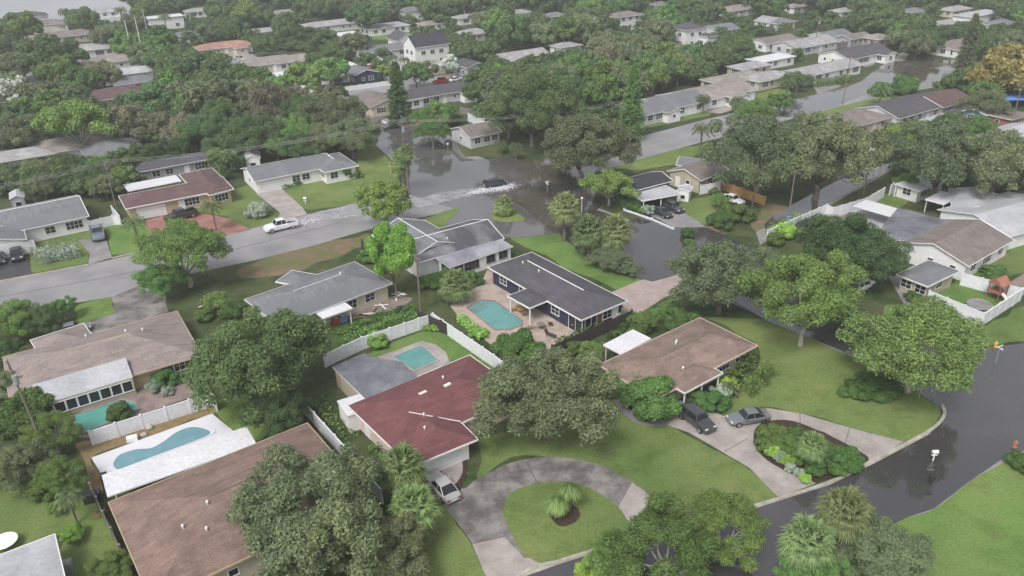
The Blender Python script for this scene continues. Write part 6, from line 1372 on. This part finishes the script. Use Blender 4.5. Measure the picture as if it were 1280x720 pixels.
# ---- understory: bushes and low crowns filling the woods between the counted trees, one mass
def understory():
    rg = np.random.default_rng(5); allC = []; allN = []; allS = []; tot = 0; cell = {}
    base = [crown_arrays(900 + i, 12, 62, .11, .8, (.24, .42)) for i in range(4)]
    big = [crown_arrays(950 + i, 20, 110, .11, .62, (.24, .38)) for i in range(4)]
    for r, x, y, k, h_, a_, R in CAND[NT:]:
        P = g(x, y, .85 * R * h_); C, N, s, _c = big[rg.integers(4)]; allC.append(C * np.array([R, R, R * h_]) + np.array([P.x, P.y, R * h_ * .85])); allN.append(N); allS.append(s * R)
    for _ in range(9000):
        x = rg.uniform(-30, 1310); y = rg.uniform(-30, 235)
        if y > 60 and not any(inside((x, y), q) for q in UZ): continue
        if any(a - 2 < x < b + 2 and c - 2 < y < d + 4 for a, b, c, d in PROT): continue
        if any(math.hypot(x - a, (y - b) * 1.6) < c + 5 for a, b, c in ROADPX): continue
        P = g(x, y, 1.5); R = rg.uniform(2.2, 4.0)
        if any(blocked(P + Vector((dx, dy, 0))) for dx, dy in ((0, 0), (R * .6, 0), (-R * .6, 0), (0, -R * .6), (0, R * .6))): continue
        ky = (int(P.x // 4.2), int(P.y // 4.2))
        if ky in cell: continue
        cell[ky] = 1; C, N, s, _c = base[rg.integers(4)]; h = rg.uniform(.6, 1.2)
        allC.append(C * np.array([R, R, R * h]) + np.array([P.x, P.y, R * h * .62])); allN.append(N); allS.append(s * R); tot += 1
    C = np.concatenate(allC); N = np.concatenate(allN); s = np.concatenate(allS)
    o = link('undergrowth', leaf_mesh('undergrowth', C, N, s, 'leaf_under')); tag(o, 'mixed green undergrowth filling the gardens and woods between the far houses', 'undergrowth', kind='stuff')
UZ = [[(-30, 60), (200, 60), (440, 100), (445, 180), (350, 205), (300, 212), (230, 212), (150, 240), (-30, 250)], [(580, 60), (860, 60), (870, 110), (800, 130), (790, 165), (660, 170), (640, 150), (600, 130), (610, 70)], [(860, 60), (1000, 60), (1010, 105), (930, 112), (870, 108)], [(1140, 60), (1310, 60), (1310, 125), (1215, 128)], [(1100, 160), (1310, 165), (1310, 235), (1130, 225)], [(440, 60), (600, 60), (600, 100), (440, 100)]]
leaf('leaf_under', (.125, .185, .075), var=.5)
understory()
# ---- palms
palm('fan', 706, 258, 18, 6.0, 'tall fan palm on the bright pond lawn'); palm('fan', 736, 288, 20, 4.2, 'first of two squat fan palms in the dark flood edge'); palm('fan', 768, 287, 20, 4.6, 'second squat fan palm, nearer the pond')
palm('fan', 502, 197, 12, 7.0, 'shaggy fan palm at the flooded corner pole'); palm('fan', 498, 205, 12, 5.5, 'lower shaggy fan palm at the same pole'); palm('fan', 507, 190, 10, 8.5, 'highest shaggy fan palm at the flooded corner')
palm('fan', 502, 583, 28, 4.5, 'big fan palm beside the red-roofed garage'); palm('fan', 516, 634, 30, 4.2, 'wide fan palm between the garage palm and the bottom oak')
palm('fan', 1057, 638, 30, 5.5, 'tall fan palm over the flooded street'); palm('fan', 1010, 675, 32, 5.0, 'lower fan palm over the flooded street')
palm('queen', 878, 160, 13, 6.5, 'feathery palm on the main road verge'); palm('queen', 264, 256, 13, 4.8, 'young feathery palm on the red driveway edge'); palm('queen', 166, 276, 15, 5.5, 'tall feather palm pair on the bright lawn'); palm('fan', 629, 256, 12, 2.0, 'small fan palm on the grass islet in the flood'); palm('fan', 1016, 556, 17, 3.2, 'fan palm in the middle of the planted island')
palm('fan', 569, 355, 19, 3.0, 'shaggy palm at the far end of the paver patio'); palm('queen', 903, 219, 11, 4.0, 'palm beside the beige gabled house'); palm('queen', 912, 484, 13, 1.2, 'spiky low palm by the carport'); palm('queen', 38, 232, 10, 3.5, 'small palm by the grey-white shed'); palm('queen', 1102, 112, 12, 4, 'dark palm clump on the verge by the tall pole') 
palm('pony', 713, 612, 14, 2.4, 'taller shaggy-headed plant in the circular island bed', name='ponytail_plant', cat='plant'); palm('pony', 696, 628, 14, 1.8, 'shorter shaggy-headed plant in the circular island bed', name='ponytail_plant', cat='plant')
palm('queen', 85, 620, 18, 3.4, 'feathery palm between lawn and gravel strip'); palm('queen', 645, 182, 9, 3.2, 'banana-like palm left of the vine-clad tree'); palm('queen', 626, 178, 9, 2.6, 'low palm before the corner bungalow'); palm('queen', 880, 122, 9, 4, 'slim palm before the light ranch'); palm('queen', 998, 98, 10, 4, 'palm among the roadside hedge'); palm('queen', 985, 102, 11, 4.5, 'wide palm among the roadside hedge')
palm('queen', 80, 14, 8, 7, 'small palm on the bay shore between two roofs'); palm('queen', 150, 12, 8, 8, 'lone palm at the bay water'); palm('queen', 205, 20, 8, 8, 'palm before the white two-storey block'); palm('queen', 490, 72, 8, 4, 'palm in the glazed bungalow garden'); palm('queen', 505, 74, 7, 3.5, 'second palm in the glazed bungalow garden')
# ---- hedges
hedge('silvery green hedge with an olive skirt by the black driveway', [(46, 330), (60, 325), (80, 322), (100, 318)], 3.0, 2.0, 'greysh')
hedge('rounded clipped hedge at the end wall of the brown-shingled house', [(918, 490), (935, 478), (948, 464)], 3.6, 1.7, 'shrub')
hedge('low hedge lining the pond lawn kerb', [(770, 250), (790, 262), (808, 268)], 1.5, 1.0, 'shrub'); hedge('lime hedge along the pool side of the dark fence', [(575, 400), (590, 412), (606, 426)], 1.2, .8, 'limey')
hedge('green hedge band in the weedy yard', [(425, 425), (460, 410), (490, 396), (520, 392)], 3.0, .6, 'broad', dens=40); hedge('flower bed strip before the long white house', [(352, 236), (372, 231), (392, 226)], 1.0, .6, 'shrub')
hedge('hedge in front of the far roadside houses', [(1015, 108), (1040, 106), (1060, 100)], 2.4, 1.6, 'broad'); hedge('dark hedge row beside the far ranch drive', [(1182, 104), (1200, 101), (1222, 99)], 3, 2, 'dark'); hedge('foliage strip at the foot of the upper dark fence', [(700, 436), (725, 424), (755, 410)], 1.6, 1.0, 'shrub'); hedge('vine-like hedge on the alley wall', [(962, 297), (980, 289), (996, 281)], 1.4, 1.6, 'limey')
hedge('garden bed along the brown-shingled rear wall', [(770, 430), (800, 405), (830, 395)], 2.5, .9, 'shrub'); hedge('low bed of plants between the red-roofed house and the kinked fence', [(470, 560), (490, 580), (505, 590)], 1.6, .8, 'broad'); hedge('undergrowth below the kinked fence', [(395, 500), (420, 530), (440, 550)], 1.5, .5, 'broad', dens=25)
# grass tufts scattered on the front lawns
# ================================================================ LABELS OF TREES
LM = [(h.label, h) for h in HOUSES]
def short(lbl):
    w = lbl.split(); out = []
    for i, x in enumerate(w):
        if i > 1 and x in ('with', 'behind', 'by', 'beside', 'under', 'facing', 'in', 'at', 'on', 'between', 'half', 'hidden', 'left', 'right', 'along', 'among', 'near', 'beyond', 'and', 'cut', 'joined', 'before'): break
        out.append(x)
    return 'the ' + ' '.join(out)
names = {}
for l, h in LM: names.setdefault(short(l), []).append(h)
LM = [(k, sum(v[0].pts, Vector()) / len(v[0].pts)) for k, v in names.items() if len(v) == 1 and len(k.split()) <= 7]
groups = {}
for t in TREES:
    o = t['o']; k = t['kind']; cat = t.get('cat') or CATS.get(k, 'tree')
    if t['label']: tag(o, t['label'], cat); t['final'] = t['label']; continue
    best = min(LM, key=lambda a: (a[1] - t['p']).length); d = t['p'] - best[1]; rel = 'beside'
    if abs(d.y) > abs(d.x) * .8: rel = 'behind' if d.y > 0 else 'in front of'
    else: rel = 'left of' if d.x < 0 else 'right of'
    size = 'small' if t['R'] < 3.6 else 'mid-sized' if t['R'] < 5.5 else 'large' if t['R'] < 7.5 else 'very large'
    look = {'oak': 'grey-green', 'broad': 'fresh green', 'dark': 'dark green', 'brown': 'brownish mossy'}.get(k, LOOKS[k])
    t['final'] = f"{size} {look} tree {rel} {best[0]}"; groups.setdefault(t['final'], []).append(t)
ORD = ['leftmost', 'second', 'third', 'fourth', 'fifth', 'sixth', 'seventh', 'eighth', 'ninth', 'tenth', 'eleventh', 'twelfth']
for l, ts in groups.items():
    ts.sort(key=lambda t: t['px'])
    for i, t in enumerate(ts):
        lab = l if len(ts) == 1 else (f"{'rightmost' if i == len(ts) - 1 and i else ORD[min(i, 11)]} " + ('from the left, ' if 0 < i < len(ts) - 1 else '') + l)
        tag(t['o'], lab, 'tree', 'background trees between the far houses')
# ================================================================ AIR AND LIGHT
HZ = 0.00045
hz = bpy.data.materials.new('haze'); hz.use_nodes = True; nt = hz.node_tree; nt.nodes.clear()
out = nt.nodes.new('ShaderNodeOutputMaterial'); pv = nt.nodes.new('ShaderNodeVolumePrincipled'); pv.inputs['Density'].default_value = HZ; pv.inputs['Color'].default_value = (.93, .94, .97, 1); pv.inputs['Anisotropy'].default_value = .2
L_(nt, pv.outputs[0], out.inputs['Volume']); MATS['haze_air'] = hz
mb = MB(); mb.box(-950, 950, -200, 1550, -1.0, 60, 'haze_air'); o = mb.build('haze'); tag(o, 'thin pale damp air over the whole neighbourhood', 'haze', kind='stuff')
w = bpy.data.worlds.new('World'); S.world = w; w.use_nodes = True; nt = w.node_tree; bg = nt.nodes['Background']
sky = nt.nodes.new('ShaderNodeTexSky'); sky.sky_type = 'NISHITA'; sky.sun_disc = False; sky.sun_elevation = R_(52); sky.sun_rotation = R_(208); sky.air_density = 1.0; sky.dust_density = 4.0; sky.ozone_density = 1
hs = nt.nodes.new('ShaderNodeHueSaturation'); hs.inputs['Saturation'].default_value = .28
L_(nt, sky.outputs[0], hs.inputs['Color']); L_(nt, hs.outputs[0], bg.inputs['Color']); bg.inputs['Strength'].default_value = .118
sl = bpy.data.lights.new('sun', 'SUN'); sl.energy = 1.5; sl.angle = R_(18); sl.color = (1, .97, .93); so = bpy.data.objects.new('sun', sl); COL.objects.link(so)
el, az = R_(52), R_(208)   # azimuth clockwise from +Y, as the sky texture counts it
dv = Vector((math.sin(az) * math.cos(el), math.cos(az) * math.cos(el), math.sin(el)))
so.rotation_euler = dv.to_track_quat('Z', 'Y').to_euler(); so.location = (0, 0, 100)
S.view_settings.view_transform = 'Standard'; S.view_settings.look = 'None'; S.view_settings.gamma = 1; S.view_settings.exposure = .62
S.cycles.use_denoising = True
try: S.cycles.denoiser = 'OPENIMAGEDENOISE'
except Exception: pass
S.cycles.max_bounces = 6; S.cycles.diffuse_bounces = 3; S.cycles.glossy_bounces = 3; S.cycles.transmission_bounces = 4; S.cycles.volume_bounces = 1; S.cycles.transparent_max_bounces = 8
S.cycles.volume_step_rate = 4
